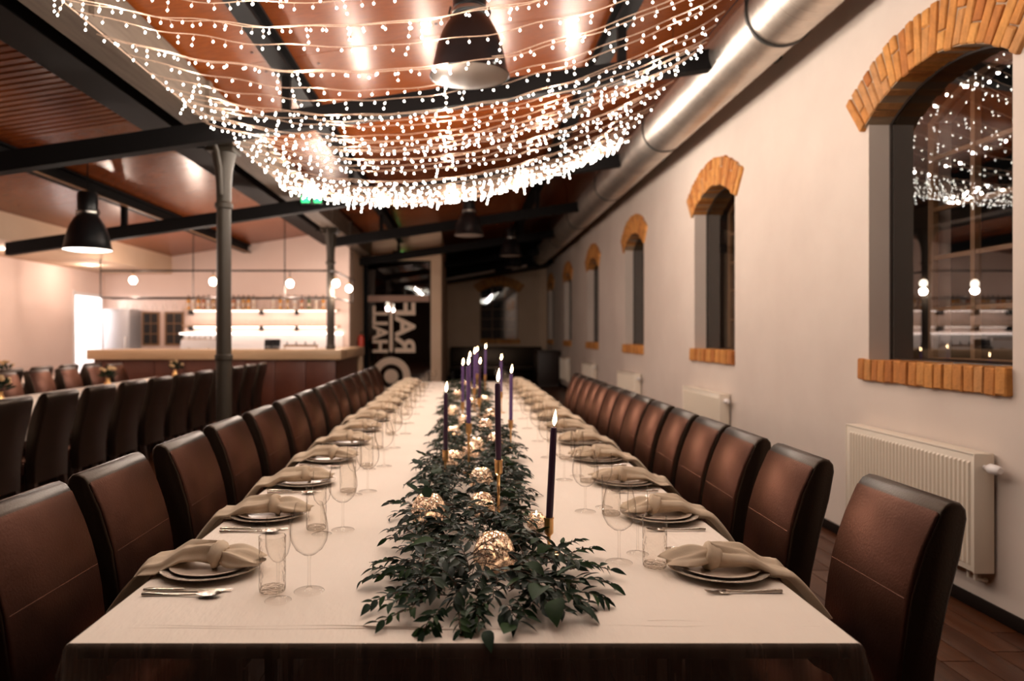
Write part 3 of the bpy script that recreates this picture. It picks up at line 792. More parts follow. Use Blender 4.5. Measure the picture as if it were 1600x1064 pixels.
def tumbler():
    t = thing('cut_glass_tumbler', '', 'glass')
    n = 36; prof = [(.033, .0), (.035, .002), (.036, .012)]+[(.036+.0, .012+k*.008) for k in range(1, 12)]+[(.0362, .118), (.0365, .15)]
    m = MB(); vs = []; fs = []
    for q, (r, z) in enumerate(prof):
        for k in range(n):
            a = 2*pi*k/n+z*7.0
            rr = r-(.0014 if (k % 3 == 0 and 1 < q < 14) else 0); vs.append((rr*cos(a), rr*sin(a), z))
    for i in range(len(prof)-1):
        for k in range(n):
            k2 = (k+1) % n; fs.append((i*n+k, i*n+k2, (i+1)*n+k2, (i+1)*n+k))
    m.add(vs, fs).obj('wall', cutglass, t, angle=20)
    MB().lathe([(.001, 0), (.033, 0), (.034, .006), (.032, .012), (.001, .013)], 24).obj('thick_base', cutglass, t)
    MB().lathe([(.0365, .149), (.0374, .1505), (.035, .1512), (.0345, .149)], 24).obj('rim', glassm, t)
    return t
def plate():
    t = thing('charger_plate', '', 'plate')
    MB().lathe([(.001, .002), (.08, .002), (.10, .006), (.135, .018), (.145, .020), (.146, .022), (.135, .022), (.10, .010), (.08, .006), (.001, .006)], 40).obj('glass_rim', charger, t)
    MB().lathe([(.001, .008), (.07, .008), (.09, .014), (.118, .024), (.120, .026), (.116, .027), (.09, .019), (.07, .013), (.001, .012)], 40).obj('plate_well', platem, t)
    return t
def napkin(seed, mirror=1):
    """bundle along +X (towards the guest), knotted; local origin at plate centre, table z=0"""
    r = random.Random(seed); t = thing('knotted_napkin', '', 'napkin')
    def bundle(x0, x1, fa, fb, fz, fy, nf, ph, name, n=26, sec=44):
        m = MB(); vs = []; fs = []
        for i in range(n+1):
            u = i/n; x = x0+(x1-x0)*u; a = fa(u); b = fb(u); zc = fz(x); yc = fy(u)
            for k in range(sec):
                an = 2*pi*k/sec
                rip = 1+.22*sin(an*nf+ph+u*2.5)+.13*sin(an*(nf*2+1)+ph*2-u*3)
                z = b*sin(an)*rip*(1 if sin(an) > 0 else .6); y = a*cos(an)*(1+.12*sin(an*nf+ph))
                xx = x+.012*sin(an*3+ph)*(u if x1 > x0 else u)
                vs.append((xx, yc+y, zc+z))
        for i in range(n):
            for k in range(sec):
                k2 = (k+1) % sec; fs.append((i*sec+k, i*sec+k2, (i+1)*sec+k2, (i+1)*sec+k))
        fs.append(tuple(reversed(range(sec)))); fs.append(tuple(n*sec+k for k in range(sec)))
        m.add(vs, fs); return m.obj(name, napm, t, angle=75)
    edge = .135
    def fz(x):
        if x < .10: return .048
        if x < edge+.02: return .048-.030*((x-.10)/(edge+.02-.10))
        if x < .20: return .018
        return .018-((x-.20)**1.25)*2.4
    wob = r.uniform(-.03, .03); ph = r.uniform(0, 6)
    bundle(.0, r.uniform(.27, .31), lambda u: .024+.078*u**.75+.01*sin(u*8+ph), lambda u: .027*(1-u)+.012, lambda x: fz(x), lambda u: wob*u+.01*sin(u*5+ph), 5, ph, 'tail')
    bundle(-.0, -r.uniform(.11, .14), lambda u: .020+.046*sin(min(1, u*1.3)*pi*.6)-.018*u*u, lambda u: .022+.012*sin(u*3)-.016*u*u, lambda x: .046-abs(x)*.06, lambda u: -wob*u*.7, 4, ph+1, 'inner_tail')
    # knot: crumpled torus wrap
    m = MB(); vs = []; fs = []; n = 28; s2 = 14
    for i in range(n):
        a = 2*pi*i/n
        for k in range(s2):
            b = 2*pi*k/s2; rr = .013*(1+.25*sin(3*b+a*2+ph))
            y = (.024+rr*1.2*cos(b))*cos(a)*1.15; z = (.022+rr*1.2*cos(b))*sin(a)+.052; x = rr*1.6*sin(b)+.006*sin(a+ph)
            vs.append((x, y, z))
    for i in range(n):
        for k in range(s2):
            i2 = (i+1) % n; k2 = (k+1) % s2; fs.append((i*s2+k, i2*s2+k, i2*s2+k2, i*s2+k2))
    m.add(vs, fs).obj('knot', napm, t, angle=80)
    return t
def knife():
    t = thing('table_knife', '', 'knife')
    m = MB()
    m.tube([(-.12, 0, .006), (-.10, 0, .006), (-.06, 0, .006), (-.01, 0, .0055)], [.004, .0068, .006, .0045], 10).obj('handle', silver, t)
    MB().add([(-.01, -.005, .003), (.09, -.009, .003), (.118, -.002, .003), (.12, .004, .003), (-.01, .005, .003), (-.01, -.005, .0055), (.09, -.009, .0045), (.118, -.002, .0045), (.12, .004, .0055), (-.01, .005, .006)],
             [(0, 4, 3, 2, 1), (5, 6, 7, 8, 9), (0, 1, 6, 5), (1, 2, 7, 6), (2, 3, 8, 7), (3, 4, 9, 8), (4, 0, 5, 9)]).obj('blade', silver, t, smooth=False)
    return t
def fork():
    t = thing('table_fork', '', 'fork')
    MB().tube([(-.11, 0, .005), (-.09, 0, .006), (-.03, 0, .004), (.03, 0, .006), (.045, 0, .006)], [.005, .0055, .003, .003, .006], 8).obj('handle', silver, t)
    m = MB()
    for k in range(4):
        y = -.0095+k*.0063; m.tube([(.045, y*.8, .006), (.075, y, .003), (.10, y, .008)], [.002, .0019, .001], 6)
    m.box(.038, .062, -.0115, .0115, .003, .0065, .001).obj('tines', silver, t)
    return t
def spoon():
    t = thing('table_spoon', '', 'spoon')
    MB().tube([(-.11, 0, .005), (-.09, 0, .006), (-.03, 0, .004), (.04, 0, .006)], [.005, .0055, .003, .003], 8).obj('handle', silver, t)
    m = MB(); vs = []; fs = []
    for i in range(6):
        r = i/5
        for k in range(18): a = 2*pi*k/18; vs.append((.072+.034*r*cos(a), .020*r*sin(a), .002+.008*r*r))
    for i in range(5):
        for k in range(18): k2 = (k+1) % 18; fs.append((i*18+k, i*18+k2, (i+1)*18+k2, (i+1)*18+k))
    m.add(vs, fs).obj('bowl', silver, t)
    return t
WG, FL, TU, PL, KN, FO, SN = wine_glass(), flute(), tumbler(), plate(), knife(), fork(), spoon()
NP = [napkin(3), napkin(8), napkin(15)]
rs = random.Random(21)
for side in ('left', 'right'):
    s = -1 if side == 'left' else 1
    rz = pi if s < 0 else 0
    for k in range(14):
        y = 2.09+.605*k if s < 0 else 2.08+.612*k
        if y > TY1-.3: continue
        g = side+' place settings'
        pl = '%s place, %s side of the long table' % (ORD[k], side)
        j = lambda a: rs.uniform(-a, a)
        X = s*.745
        put(PL, (X+j(.005), y+j(.01), TZ+.001), 0, 'silver rimmed plate at the '+pl, 'charger plates on the '+side)
        put(NP[(k+(s > 0)) % 3], (X-s*.015+j(.01), y+j(.012), TZ), rz+j(.10), 'beige knotted napkin at the '+pl, 'knotted napkins on the '+side)
        if s < 0: wy, wx, fy, fx, ty, tx = -.167, -.423, -.235, -.49, -.165, -.524
        else: wy, wx, fy, fx, ty, tx = .085, .477, .17, .555, .05, .577
        put(WG, (wx+j(.012)*(k > 0), y+wy+j(.012)*(k > 0), TZ+.003), j(3), 'large clear wine glass at the '+pl, 'large wine glasses on the '+side)
        put(FL, (fx+j(.012)*(k > 0), y+fy+j(.012)*(k > 0), TZ+.003), j(3), 'small clear wine glass at the '+pl, 'small wine glasses on the '+side)
        put(TU, (tx+j(.012)*(k > 0), y+ty+j(.012)*(k > 0), TZ+.003), j(3), 'cut glass tumbler at the '+pl, 'cut glass tumblers on the '+side)
        if k < 7:
            kn = -.165 if s < 0 else .165; rzz = pi if s > 0 else 0
            put(KN, (s*.755, y+kn, TZ+.001), rzz+j(.04), 'steel table knife at the '+pl, 'table knives on the '+side)
            put(SN, (s*.755, y+kn*1.22, TZ+.001), rzz+j(.04), 'steel table spoon at the '+pl, 'table spoons on the '+side)
            put(FO, (s*.755, y-kn*1.02, TZ+.001), rzz+j(.04), 'steel table fork at the '+pl, 'table forks on the '+side)

# ------------------------------------------------------------------ candles
HOL = []
def candle(x, y, label, hz, cl, lean=(0, 0), light=False, body=wax):
    """hz height of the cup bottom above table, cl candle length"""
    HOL.append((x, y))
    h = thing('brass_candle_holder', 'brass holder carrying the '+label, 'candle holder', (x, y, TZ), 0, 'brass candle holders in the garland')
    MB().lathe([(.001, .002), (.034, .002), (.036, .004), (.034, .007), (.010, .010), (.001, .010)], 24).obj('base', brass, h)
    MB().lathe([(.009, .008), (.0055, .016), (.0045, hz*.5), (.0065, hz-.004)], 14).obj('stem', brass, h)
    MB().lathe([(.001, hz-.004), (.008, hz-.004), (.0145, hz+.004), (.0150, hz+.048), (.0165, hz+.050), (.0165, hz+.054), (.0125, hz+.054), (.012, hz+.014), (.001, hz+.014)], 20).obj('cup', brass, h)
    c = thing('taper_candle', label, 'candle', (x, y, TZ+hz+.015), 0, 'purple taper candles')
    L = cl; lx, ly = lean
    pts = [(lx*u, ly*u, L*u) for u in (0, .25, .5, .75, .97, 1)]
    MB().tube(pts, [.0105, .0115, .0112, .0108, .0105, .0085], 16).obj('wax_body', body, c)
    MB().tube([(lx, ly, L-.002), (lx+.001, ly, L+.012)], .0011, 5).obj('wick', wick, c)
    fm = MB().lathe([(.0008, 0), (.0045, .006), (.0068, .014), (.0066, .022), (.0048, .032), (.0026, .042), (.0003, .052)], 12)
    fm.xf(Matrix.Translation((lx+.001, ly, L+.006)) @ Matrix.Rotation(.10, 4, 'Y')).obj('flame', flamem, c)
def cd_at(u, v_top, v_bot, D, label, lean=(0, 0), body=wax):
    # v_bot: pixel row where the candle enters the cup
    zt = pz(v_top, D)-TZ; zb = pz(v_bot, D)-TZ
    hz = max(.03, zb-.054); candle(px(u, D), D, label, hz, zt-(hz+.015), lean, body=body)
cd_at(857.5, 668, 808, 2.25, 'nearest dark plum taper candle', (.016, 0))
cd_at(779, 599, 718, 2.65, 'second nearest plum taper candle', (-.004, 0))
cd_at(696, 614, 703, 3.5, 'plum taper candle leftmost in the garland', (.002, 0))
cd_at(732.5, 572, 661, 3.55, 'violet taper candle just right of the leftmost plum one', (-.004, 0), wax_l)
cd_at(798, 584, 656, 4.37, 'violet taper candle on the right edge behind the two nearest', (.003, 0), wax_l)
cd_at(723, 571, 628, 5.6, 'violet candle left in the cluster of middle candles', (0, 0), wax_l)
cd_at(749, 569, 622, 6.0, 'plum candle in the centre of the middle candles', (.004, 0))
cd_at(741, 553, 606, 6.4, 'violet candle standing behind the centre plum one', (.003, 0), wax_l)
cd_at(783, 563, 612, 6.3, 'slim violet candle on the right of the middle candles', (0, 0), wax_l)
cd_at(734, 558, 596, 7.6, 'small far violet candle on the left of the far cluster', (0, 0), wax_l)
cd_at(758, 545, 585, 8.0, 'tallest looking far violet candle', (.004, 0), wax_l)
cd_at(745.5, 549, 584, 8.6, 'farthest small violet candle', (0, 0), wax_l)

VOT = []
def votive(x, y, r, label):
    VOT.append((x, y, r))
    t = thing('mercury_glass_votive', label, 'votive holder', (x, y, TZ+.012), rs.uniform(0, 6), 'mercury glass votives in the garland')
    k = r/.06
    MB().lathe([(.001, .002), (.040*k, .002), (.054*k, .012*k), (.060*k, .030*k), (.059*k, .052*k), (.052*k, .075*k), (.040*k, .094*k), (.034*k, .100*k), (.032*k, .100*k), (.038*k, .092*k), (.050*k, .073*k), (.057*k, .05*k), (.057*k, .03*k), (.05*k, .012*k), (.001, .006)], 32).obj('cup', mercury, t)
    MB().lathe([(.001, .012), (.02, .012), (.02, .030), (.001, .030)], 16).obj('tea_light', whitem, t)
    MB().lathe([(.0008, .032), (.005, .038), (.006, .046), (.003, .058), (.0003, .066)], 10).obj('flame', flamem, t)
    lamp('votive_glow', (x, y, TZ+.012+.062), .5, (1, .80, .62), .008)
for (u, v, wpx, lab) in ((772, 872, 66, 'largest nearest'), (670, 806, 56, 'second nearest, on the left,'), (753, 792, 41, 'third nearest, at the centre,'), (752, 752, 38, 'fourth nearest, beside the brass holder,'),
                        (838, 812, 30, 'small half hidden one left of the nearest candle,'), (709, 720, 30, 'one beside the leftmost plum candle,'), (735, 706, 28, 'one behind the leftmost candles,')):
    D = .66*F/(v-522); votive(px(u, D), D, wpx*D/F/2, 'mottled glass votive, %s glowing in leaves' % lab)
for i, (y, x) in enumerate(((4.1, .02), (4.3, .14), (4.6, -.12), (5.0, .10), (5.25, -.05), (5.7, .16), (5.9, -.14), (6.6, .04), (6.9, .15), (7.5, -.12), (8.2, .08), (9.0, -.05))):
    votive(x+.05, y, .052, 'small mottled glass votive, %s of the far ones among the leaves' % ORD[i])

# ------------------------------------------------------------------ garland
gl_ = thing('leaf_garland', 'long dark green leaf garland lying along the middle of the table', 'garland', (0, 0, TZ))
def leaf_geo(L, W, curl=.2):
    ns = [(0, 0), (.06, .30), (.18, .72), (.36, 1.0), (.55, .95), (.74, .66), (.90, .26), (1, 0)]
    vs = []; fs = []
    for (u, w_) in ns:
        z = -curl*L*u*u
        vs += [(u*L, 0, z), (u*L, w_*W/2, z+.18*w_*W), (u*L, -w_*W/2, z+.18*w_*W)]
    for i in range(7):
        a = i*3; b = a+3
        fs += [(a, b, b+1, a+1), (a, a+2, b+2, b)]
    return vs, fs
def ivy_geo(L):
    pts = [(0, 0), (.05, .38), (.30, .55), (.42, .33), (.75, .42), (1, 0), (.75, -.42), (.42, -.33), (.30, -.55), (.05, -.38)]
    vs = [(.35*L, 0, .0)]+[(x*L, y*L, -.10*L*(abs(y)+x*x)) for x, y in pts]
    return vs, [(0, i, i % 10+1) for i in range(1, 11)]
LEAFM = []
for (L, W, cu) in ((.052, .020, .15), (.042, .017, .35), (.060, .021, .25)):
    vs, fs = leaf_geo(L, W, cu); LEAFM.append(MB().add(vs, fs).mesh('leaf', leafo, angle=80))
BIGM = []
for (L, W, cu) in ((.105, .062, .25), (.085, .055, -.1), (.095, .048, .4)):
    vs, fs = leaf_geo(L, W, cu); BIGM.append(MB().add(vs, fs).mesh('leaf', leafo, angle=80))
IVY = []
for L in (.05, .065):
    vs, fs = ivy_geo(L); IVY.append(MB().add(vs, fs).mesh('leaf', leafo, angle=80))
fol = MB(); tw = MB(); nleaf = [0]
rg_ = random.Random(5)
GEO = [leaf_geo(.052, .019, .15), leaf_geo(.042, .016, .35), leaf_geo(.058, .020, .25)]
# clearance around candle holders and votives
def rot_to(d, roll):
    d = d.normalized(); m = d.to_track_quat('X', 'Z').to_matrix().to_4x4()
    return m @ Matrix.Rotation(roll, 4, 'X')
def add_leaf(p, d, roll, sc, near, geo=None):
    for (a, b, r_) in VOT:
        q = p+d.normalized()*.03
        if b > 1 and (Vector((q.x-a, q.y-b)).length < r_+.012 or (-.17 < q.y-b < 0 and abs(q.x-a*q.y/b) < r_*.95 and q.z > .03+.22*(b-q.y)*0+.015)): return
    for (a, b) in HOL:
        q = p+d.normalized()*.03
        if -.20 < q.y-b < .01 and abs(q.x-a*q.y/b) < .028 and q.z > .055: return
    if p.y < 1.62 and p.z < .01: p.z = .01
    m = Matrix.Translation(p) @ rot_to(d, roll) @ Matrix.Scale(sc, 4)
    if near and nleaf[0] < 258:
        o = link('leaf', LEAFM[rg_.randrange(3)], gl_); o.matrix_local = m; nleaf[0] += 1
    else:
        vs, fs = GEO[rg_.randrange(3)]; fol.add([m @ Vector(v) for v in vs], fs)
def garx(y): return .045+.02*sin(y*1.7)
def halfw(y):
    if y < 2.4: return .30
    return .29+.03*sin(y*2.3)
def sprig(x, y, z, ang, L, rise, near, n, droop=.5):
    pts = []; p = Vector((x, y, z)); d = Vector((cos(ang), sin(ang), rise)).normalized()
    step = L/8; turn = rg_.uniform(-.25, .25)
    for i in range(9):
        pts.append(p.copy()); p = p+d*step
        d = Vector((d.x*cos(turn*.3)-d.y*sin(turn*.3), d.x*sin(turn*.3)+d.y*cos(turn*.3), d.z-droop*.16)).normalized()
        if p.z < .008: p.z = .008; d.z = max(d.z, 0)
        if p.y < 1.635: p.y = 1.635
    tw.tube(pts, [.0016]*8+[.0008], 4, cap=False)
    for i in range(n):
        u = (i+.6)/n*8; k = min(7, int(u)); q = pts[k].lerp(pts[k+1], u-k); t = (pts[k+1]-pts[k]).normalized()
        sd = t.cross(Vector((0, 0, 1))); 
        if sd.length < .1: sd = Vector((1, 0, 0))
        sd = sd.normalized()*(1 if i % 2 else -1)
        dd = t*.75+sd*.75+Vector((0, 0, rg_.uniform(-.3, .35)))
        add_leaf(q+Vector((0, 0, .002)), dd, rg_.uniform(-.9, .9), rg_.uniform(.55, .92), near)
# outer sprigs to both sides and front; inner upright sprigs
y = 1.80
while y < 9.9:
    dens = 1 if y < 4.5 else (.8 if y < 7 else .6)
    for k in range(int(4 if y < 4.5 else 3)):
        s = rg_.choice((-1, 1)); x0 = garx(y)+s*rg_.uniform(.02, .16)
        ang = (0 if s > 0 else pi)+rg_.uniform(-.9, .9)
        L = rg_.uniform(.09, .16)
        sprig(x0, y+rg_.uniform(-.04, .04), rg_.uniform(.02, .07), ang, L, rg_.uniform(.1, .55), False, 13, .7)
    for k in range(int(5 if y < 4.5 else 3)):
        ang = rg_.uniform(0, 2*pi)
        sprig(garx(y)+rg_.uniform(-.18, .18), y, rg_.uniform(.03, .085), ang, rg_.uniform(.09, .15), rg_.uniform(.3, 1.2), False, 12, 1.0)
    y += .05 if y < 3.5 else (.065 if y < 5 else .10)
# foreground trailing sprigs (their leaves are separate parts)
for (u, v, ang, L, n, rz_) in ((640, 905, 2.9, .20, 13, .25), (650, 880, 3.3, .19, 12, .3), (655, 850, 2.7, .20, 12, .3), (640, 925, 3.6, .17, 11, .2), (650, 950, 3.9, .15, 10, .15), (690, 950, 4.4, .14, 10, .1),
                               (720, 955, 4.6, .14, 9, .1), (880, 870, .3, .20, 12, .35), (890, 890, .0, .18, 12, .3), (895, 905, -.3, .17, 11, .2), (870, 860, .6, .18, 12, .4), (905, 925, -.5, .12, 9, .15),
                               (660, 900, 3.1, .22, 13, .4), (700, 930, 3.8, .2, 12, .3), (680, 960, 4.3, .12, 9, .1), (870, 925, -.9, .15, 10, .15), (760, 940, 4.5, .16, 10, .25), (800, 935, -1.2, .15, 9, .2),
                               (700, 900, 3.4, .2, 13, .6), (860, 900, .2, .2, 12, .5), (740, 910, 4.0, .18, 12, .5), (670, 935, 3.3, .16, 12, .3), (745, 935, 4.6, .15, 11, .3), (765, 915, 4.9, .17, 12, .4), (790, 945, 4.8, .14, 11, .25), (815, 925, 5.0, .16, 11, .35), (780, 900, 4.5, .18, 12, .5), (725, 925, 4.3, .17, 12, .35),
                               (755, 950, 4.4, .13, 10, .2), (840, 935, 5.2, .15, 11, .3), (735, 945, 4.9, .14, 10, .25)):
    D = (.705-.03)*F/(v-522); sprig(px(u, D), D, .03, ang, L*.70, rz_, True, n, .6)
# big dark leaves in the front
for (u, v, zz, ang, sc, i, pit) in ((735, 960, .03, 4.6, 1.0, 0, -.25), (785, 955, .03, 4.9, 1.0, 2, -.35), (800, 975, .02, 4.3, .9, 1, -.1), (870, 935, .05, 4.5, 1.1, 0, -.2), (850, 950, .03, 5.2, 1.0, 1, -.25),
                                   (895, 945, .03, 5.6, 1.0, 0, -.1), (850, 915, .09, 4.3, 1.1, 0, .2), (885, 910, .09, 5.2, 1.1, 1, .2), (830, 905, .09, 3.6, 1.0, 2, .3), (735, 830, .11, 4.6, .9, 1, .2),
                                   (680, 845, .10, 3.4, .9, 0, .1), (800, 890, .10, 5.0, .9, 1, .2), (655, 770, .10, 2.9, 1.0, 1, .5), (670, 780, .11, 1.9, .9, 1, .8), (830, 850, .10, .8, .8, 2, .4), (760, 985, .015, 4.8, .8, 2, -.1),
                                   (820, 880, .08, 5.4, .9, 0, 0), (870, 900, .12, .3, .9, 1, .3), (715, 860, .1, 4.2, .8, 2, .2), (700, 800, .1, 2.2, .8, 0, .5)):
    D = (.705-zz)*F/(v-522)
    m = Matrix.Translation((px(u, D), D, zz)) @ rot_to(Vector((cos(ang), sin(ang), pit)), rg_.uniform(-.4, .4)) @ Matrix.Scale(sc*.78, 4)
    o = link('leaf', BIGM[i], gl_); o.matrix_local = m; nleaf[0] += 1
for k in range(18):
    yk = rg_.uniform(2.0, 3.4); s = rg_.choice((-1, 1, 1)); zz = rg_.uniform(.06, .15)
    m = Matrix.Translation((garx(yk)+s*rg_.uniform(.10, .22), yk, zz)) @ rot_to(Vector((s, rg_.uniform(-1, .5), rg_.uniform(-.2, .6))), rg_.uniform(-.6, .6)) @ Matrix.Scale(rg_.uniform(.8, 1.1), 4)
    o = link('leaf', IVY[k % 2], gl_); o.matrix_local = m
stuff(fol.obj('foliage', leafm, gl_, angle=80)); stuff(tw.obj('twigs', twig, gl_))

# ------------------------------------------------------------------ fairy light canopy
can = thing('fairy_light_canopy', 'swagged canopy of warm white fairy light strings hung under the roof', 'string lights', (0, 0, 0))
fr_ = random.Random(11)
bme = MB()
bme.add([(0, 0, .008), (.0062, 0, 0), (0, .0062, 0), (-.0062, 0, 0), (0, -.0062, 0), (0, 0, -.008)], [(0, 1, 2), (0, 2, 3), (0, 3, 4), (0, 4, 1), (5, 2, 1), (5, 3, 2), (5, 4, 3), (5, 1, 4)])
bulbme = bme.mesh('bulb', bulbm)
nind = 0; NS = 50
Ds = []
d = 1.35
for k in range(36):
    Ds.append(d); d += .185*fr_.uniform(.35, 1.65)
Ds = [q*1.0 for q in Ds if q < 8.0]
while len(Ds) < NS: Ds.append(8.0+.62*(len(Ds)-(NS-14))/14 if len(Ds) > NS-14 else 7.95)
Ds.sort()
for k, D in enumerate(Ds):
    zl_ = 1.78+fr_.uniform(-.03, .03); zr = 2.30+fr_.uniform(-.05, .05); sag = .43+fr_.uniform(-.06, .04)+(0 if D < 7.9 else -.03)
    if k == NS-1: sag = .40
    if 4.0 < D < 4.8: sag = max(sag, .45)
    xl, xr = -2.17, 1.88+fr_.uniform(-.03, .03); bow = fr_.uniform(-.08, .08); wph = fr_.uniform(0, 6)
    def P(t):
        X = xl+(xr-xl)*t
        return Vector((X, D+bow*sin(pi*t)+.012*sin(t*40+wph), EYE+zl_+(zr-zl_)*t-sag*4*t*(1-t)+.006*sin(t*55+wph)))
    pts = [P(i/60) for i in range(61)]
    wi = MB().tube(pts, .0022, 4); cl = MB(); drops = MB()
    L = 4.25; nb = int(L/.105); ind = []
    for b in range(nb):
        t = (b+fr_.uniform(.2, .8))/nb; q = P(t); nn = 1
        r_ = fr_.random()
        if r_ < .05: nn = 3
        elif r_ < .15: nn = 2
        ln = fr_.uniform(.008, .022); z = 0; a = fr_.uniform(-.012, .012); bq = fr_.uniform(-.01, .01)
        for c in range(nn):
            z2 = z-ln; ind.append(q+Vector((a*(c+1), bq*(c+1), z2-.010))); z = z2-.02
        wi.tube([q, q+Vector((a*nn, bq*nn, z+.015))], .0012, 3, cap=False)
    so = wi.obj('light_string', wirem, can)
    for t in (.1, .3, .5, .7, .9): lamp('string_glow', P(t)-Vector((0, 0, .03)), STRING_W, (1, .87, .75), .01)
    for p in ind:
        u = 725+F*p.x/p.y; v = 522-F*(p.z-EYE)/p.y
        if 0 < u < 1600 and v > 0 and nind < 300:
            o = link('bulb', bulbme, so, p); nind += 1
        else:
            cl.add([Vector(q_)+p for q_ in bme.v], bme.f)
    if cl.v:
        me = cl.mesh('bulbs', bulbm); stuff(link('small_bulbs', me, so))
# support cables for the canopy
MB().tube([(-2.17, 1.2, EYE+1.80), (-2.17, 9.2, EYE+1.80)], .004, 5).obj('cable', wirem, can)
MB().tube([(1.90, 1.2, EYE+2.32), (1.90, 9.2, EYE+2.32)], .004, 5).obj('cable', steel_dark, can)
ropes = MB()
for y in (2.57, 6.03): ropes.tube([(1.90, y, EYE+2.32), (1.90, y, EYE+2.32+.02)], .004, 4)
for y in (2.2, 4.3, 6.4, 8.8): ropes.tube([(1.90, y, EYE+2.32), (1.90, y, roof(1.9))], .003, 4)
stuff(ropes.obj('hanger_wires', steel_dark, can))

# ------------------------------------------------------------------ pendant lamps
def pendant():
    t = thing('pendant_lamp', '', 'lamp')
    # origin: centre of lower rim
    MB().lathe([(.245, .0), (.25, .004), (.246, .012), (.236, .03), (.225, .09), (.205, .18), (.175, .27), (.135, .34), (.105, .375), (.100, .38)], 40).obj('shade', black, t)
    MB().lathe([(.102, .375), (.108, .385), (.108, .415), (.10, .425), (.104, .43), (.104, .60), (.09, .625), (.03, .63), (.001, .63)], 28).obj('ballast_housing', black, t)
    MB().lathe([(.001, -.012), (.12, -.010), (.21, -.002), (.242, .006)], 40).obj('glass_cover', lampdisc, t)
    MB().lathe([(.1085, .392), (.112, .395), (.112, .412), (.1085, .415)], 24).obj('ring', M('lamp_ring', (.45, .42, .38), .3, metal=1), t)
    for s in (-1, 1): MB().tube([(s*.108, 0, .36), (s*.128, 0, .40), (s*.118, 0, .44)], .007, 6).obj('clip', steel_dark, t)
    return t
PD = pendant()
for (x, y, z, lab, lit) in ((.035, 4.4, 3.06, 'large black bell pendant with milky disc, behind the fairy lights', 0), (.08, 11.7, pz(368, 11.7), 'black bell pendant hanging beyond the fairy lights over the table end', 0),
                       (1.04, 15.7, pz(400, 15.7), 'small looking far black pendant in the dark end of the hall', 0), (px(137, 7.6), 7.6, pz(391, 7.6), 'black bell pendant hanging in the side hall at the left', 1), (1.35, 19.3, pz(418, 19.3), 'farthest black pendant in the dark end of the hall', 0)):
    o = put(PD, (x, y, z), 0, lab, 'black industrial pendant lamps')
    top = roof(x)-z
    if lit:
        for c in o.children:
            if c.name.startswith('glass_cover'):
                c.data = c.data.copy(); c.data.materials.clear(); c.data.materials.append(Memit('lit_lamp_glass', (1, .93, .84), 5))
        lamp('pendant_light', (x, y, z-.05), 22, (1, .86, .74), .15)
    MB().tube([(0, 0, .63), (0, 0, top)], .006, 6).obj('cord', steel_dark, o)
# ------------------------------------------------------------------ bar
YC = 12.0
bt = thing('bar_counter', 'long bar counter with pale oak top and red-brown front behind the side hall', 'bar', (0, 0, 0))
MB().box(-6.44, -2.10, YC, YC+.65, 1.02, 1.19, .01).obj('counter_top', oakm, bt)
MB().box(-2.75, -2.10, YC+.655, YB-.05, 1.02, 1.19, .01).obj('side_top', oakm, bt)
for k in range(8):
    a = -6.36+k*.52; MB().box(a, a+.51, YC+.10, YC+.13, .08, 1.02, .003).obj('front_panel', barfront, bt)
MB().box(-6.36, -2.2, YC+.13, YC+.16, 0, 1.02).box(-2.23, -2.2, YC+.13, YB-.3, 0, 1.02).obj('carcass', barfront, bt, smooth=False)
MB().box(-2.22, -2.12, YB-.32, YB-.05, 0, 1.02, .005).obj('end_panel', oakm, bt)
MB().box(-6.36, -2.2, YC+.14, YC+.16, 0, .08).obj('kick_plate', steel_dark, bt, smooth=False)
# back bar shelves
for z, x0, lab in ((1.98, -5.85, 'upper'), (1.64, -5.85, 'lower')):
    t = thing('wall_shelf', '%s oak shelf with glasses on the wall behind the bar' % lab, 'shelf', (0, 0, 0))
    MB().box(x0, -2.62, YB-.27, YB, z-.025, z, .003).obj('board', oakm, t)
    MB().box(x0+.05, -2.7, YB-.03, YB-.012, z-.045, z-.027).obj('led_strip', ledm, t, smooth=False)
    for k in range(5):
        MB().box(x0+.1+k*.74, x0+.13+k*.74, YB-.22, YB, z-.12, z-.025).obj('bracket', steel_dark, t, smooth=False)
t = thing('back_counter', 'white lit back counter and splashback behind the bar', 'counter')
MB().box(-6.0, -2.56, YB-.55, YB-.012, 0, .92, .01).obj('cabinet', whitem, t)
MB().box(-6.0, -2.56, YB-.03, YB-.012, .92, 1.45).obj('splashback', whitem, t, smooth=False)
MB().box(-6.0, -2.56, YB-.06, YB-.02, 1.45, 1.48).obj('led_strip', ledm, t, smooth=False)
bcols = [(.75, .32, .04), (.8, .7, .6), (.10, .16, .06), (.45, .12, .03), (.8, .75, .7), (.55, .30, .10)]
bmat = [M('bottle_glass', c, .15) for c in bcols]
BOT = []
for i, bm_ in enumerate(bmat):
    t = thing('bottle', '', 'bottle')
    MB().lathe([(.001, 0), (.036, 0), (.038, .01), (.038, .16), (.030, .19), (.014, .215), (.013, .27), (.001, .27)], 14).obj('body', bm_, t)
    MB().lathe([(.015, .262), (.015, .29), (.001, .29)], 10).obj('cap', steel_dark, t)
    MB().lathe([(.0386, .05), (.0386, .13)], 14).obj('paper_label', letterm, t)
    BOT.append(t)
cn = ['amber', 'clear', 'dark green', 'brown', 'pale', 'honey coloured']
for k in range(14):
    i = k % 6 if k > 2 else (0, 1, 0)[k]
    put(BOT[i], (-5.78+k*.105, YB-.13, 1.98), 0, '%s bottle, %s from the left on the upper bar shelf' % (cn[i], NTH[k]), 'bottles on the upper bar shelf')
for k in range(9):
    i = (k*5+1) % 6
    put(BOT[i], (-4.0+k*.15, YB-.14, 1.98), 0, '%s bottle, %s from the left in the right group on the upper shelf' % (cn[i], NTH[k]), 'right group of bottles on the upper bar shelf')
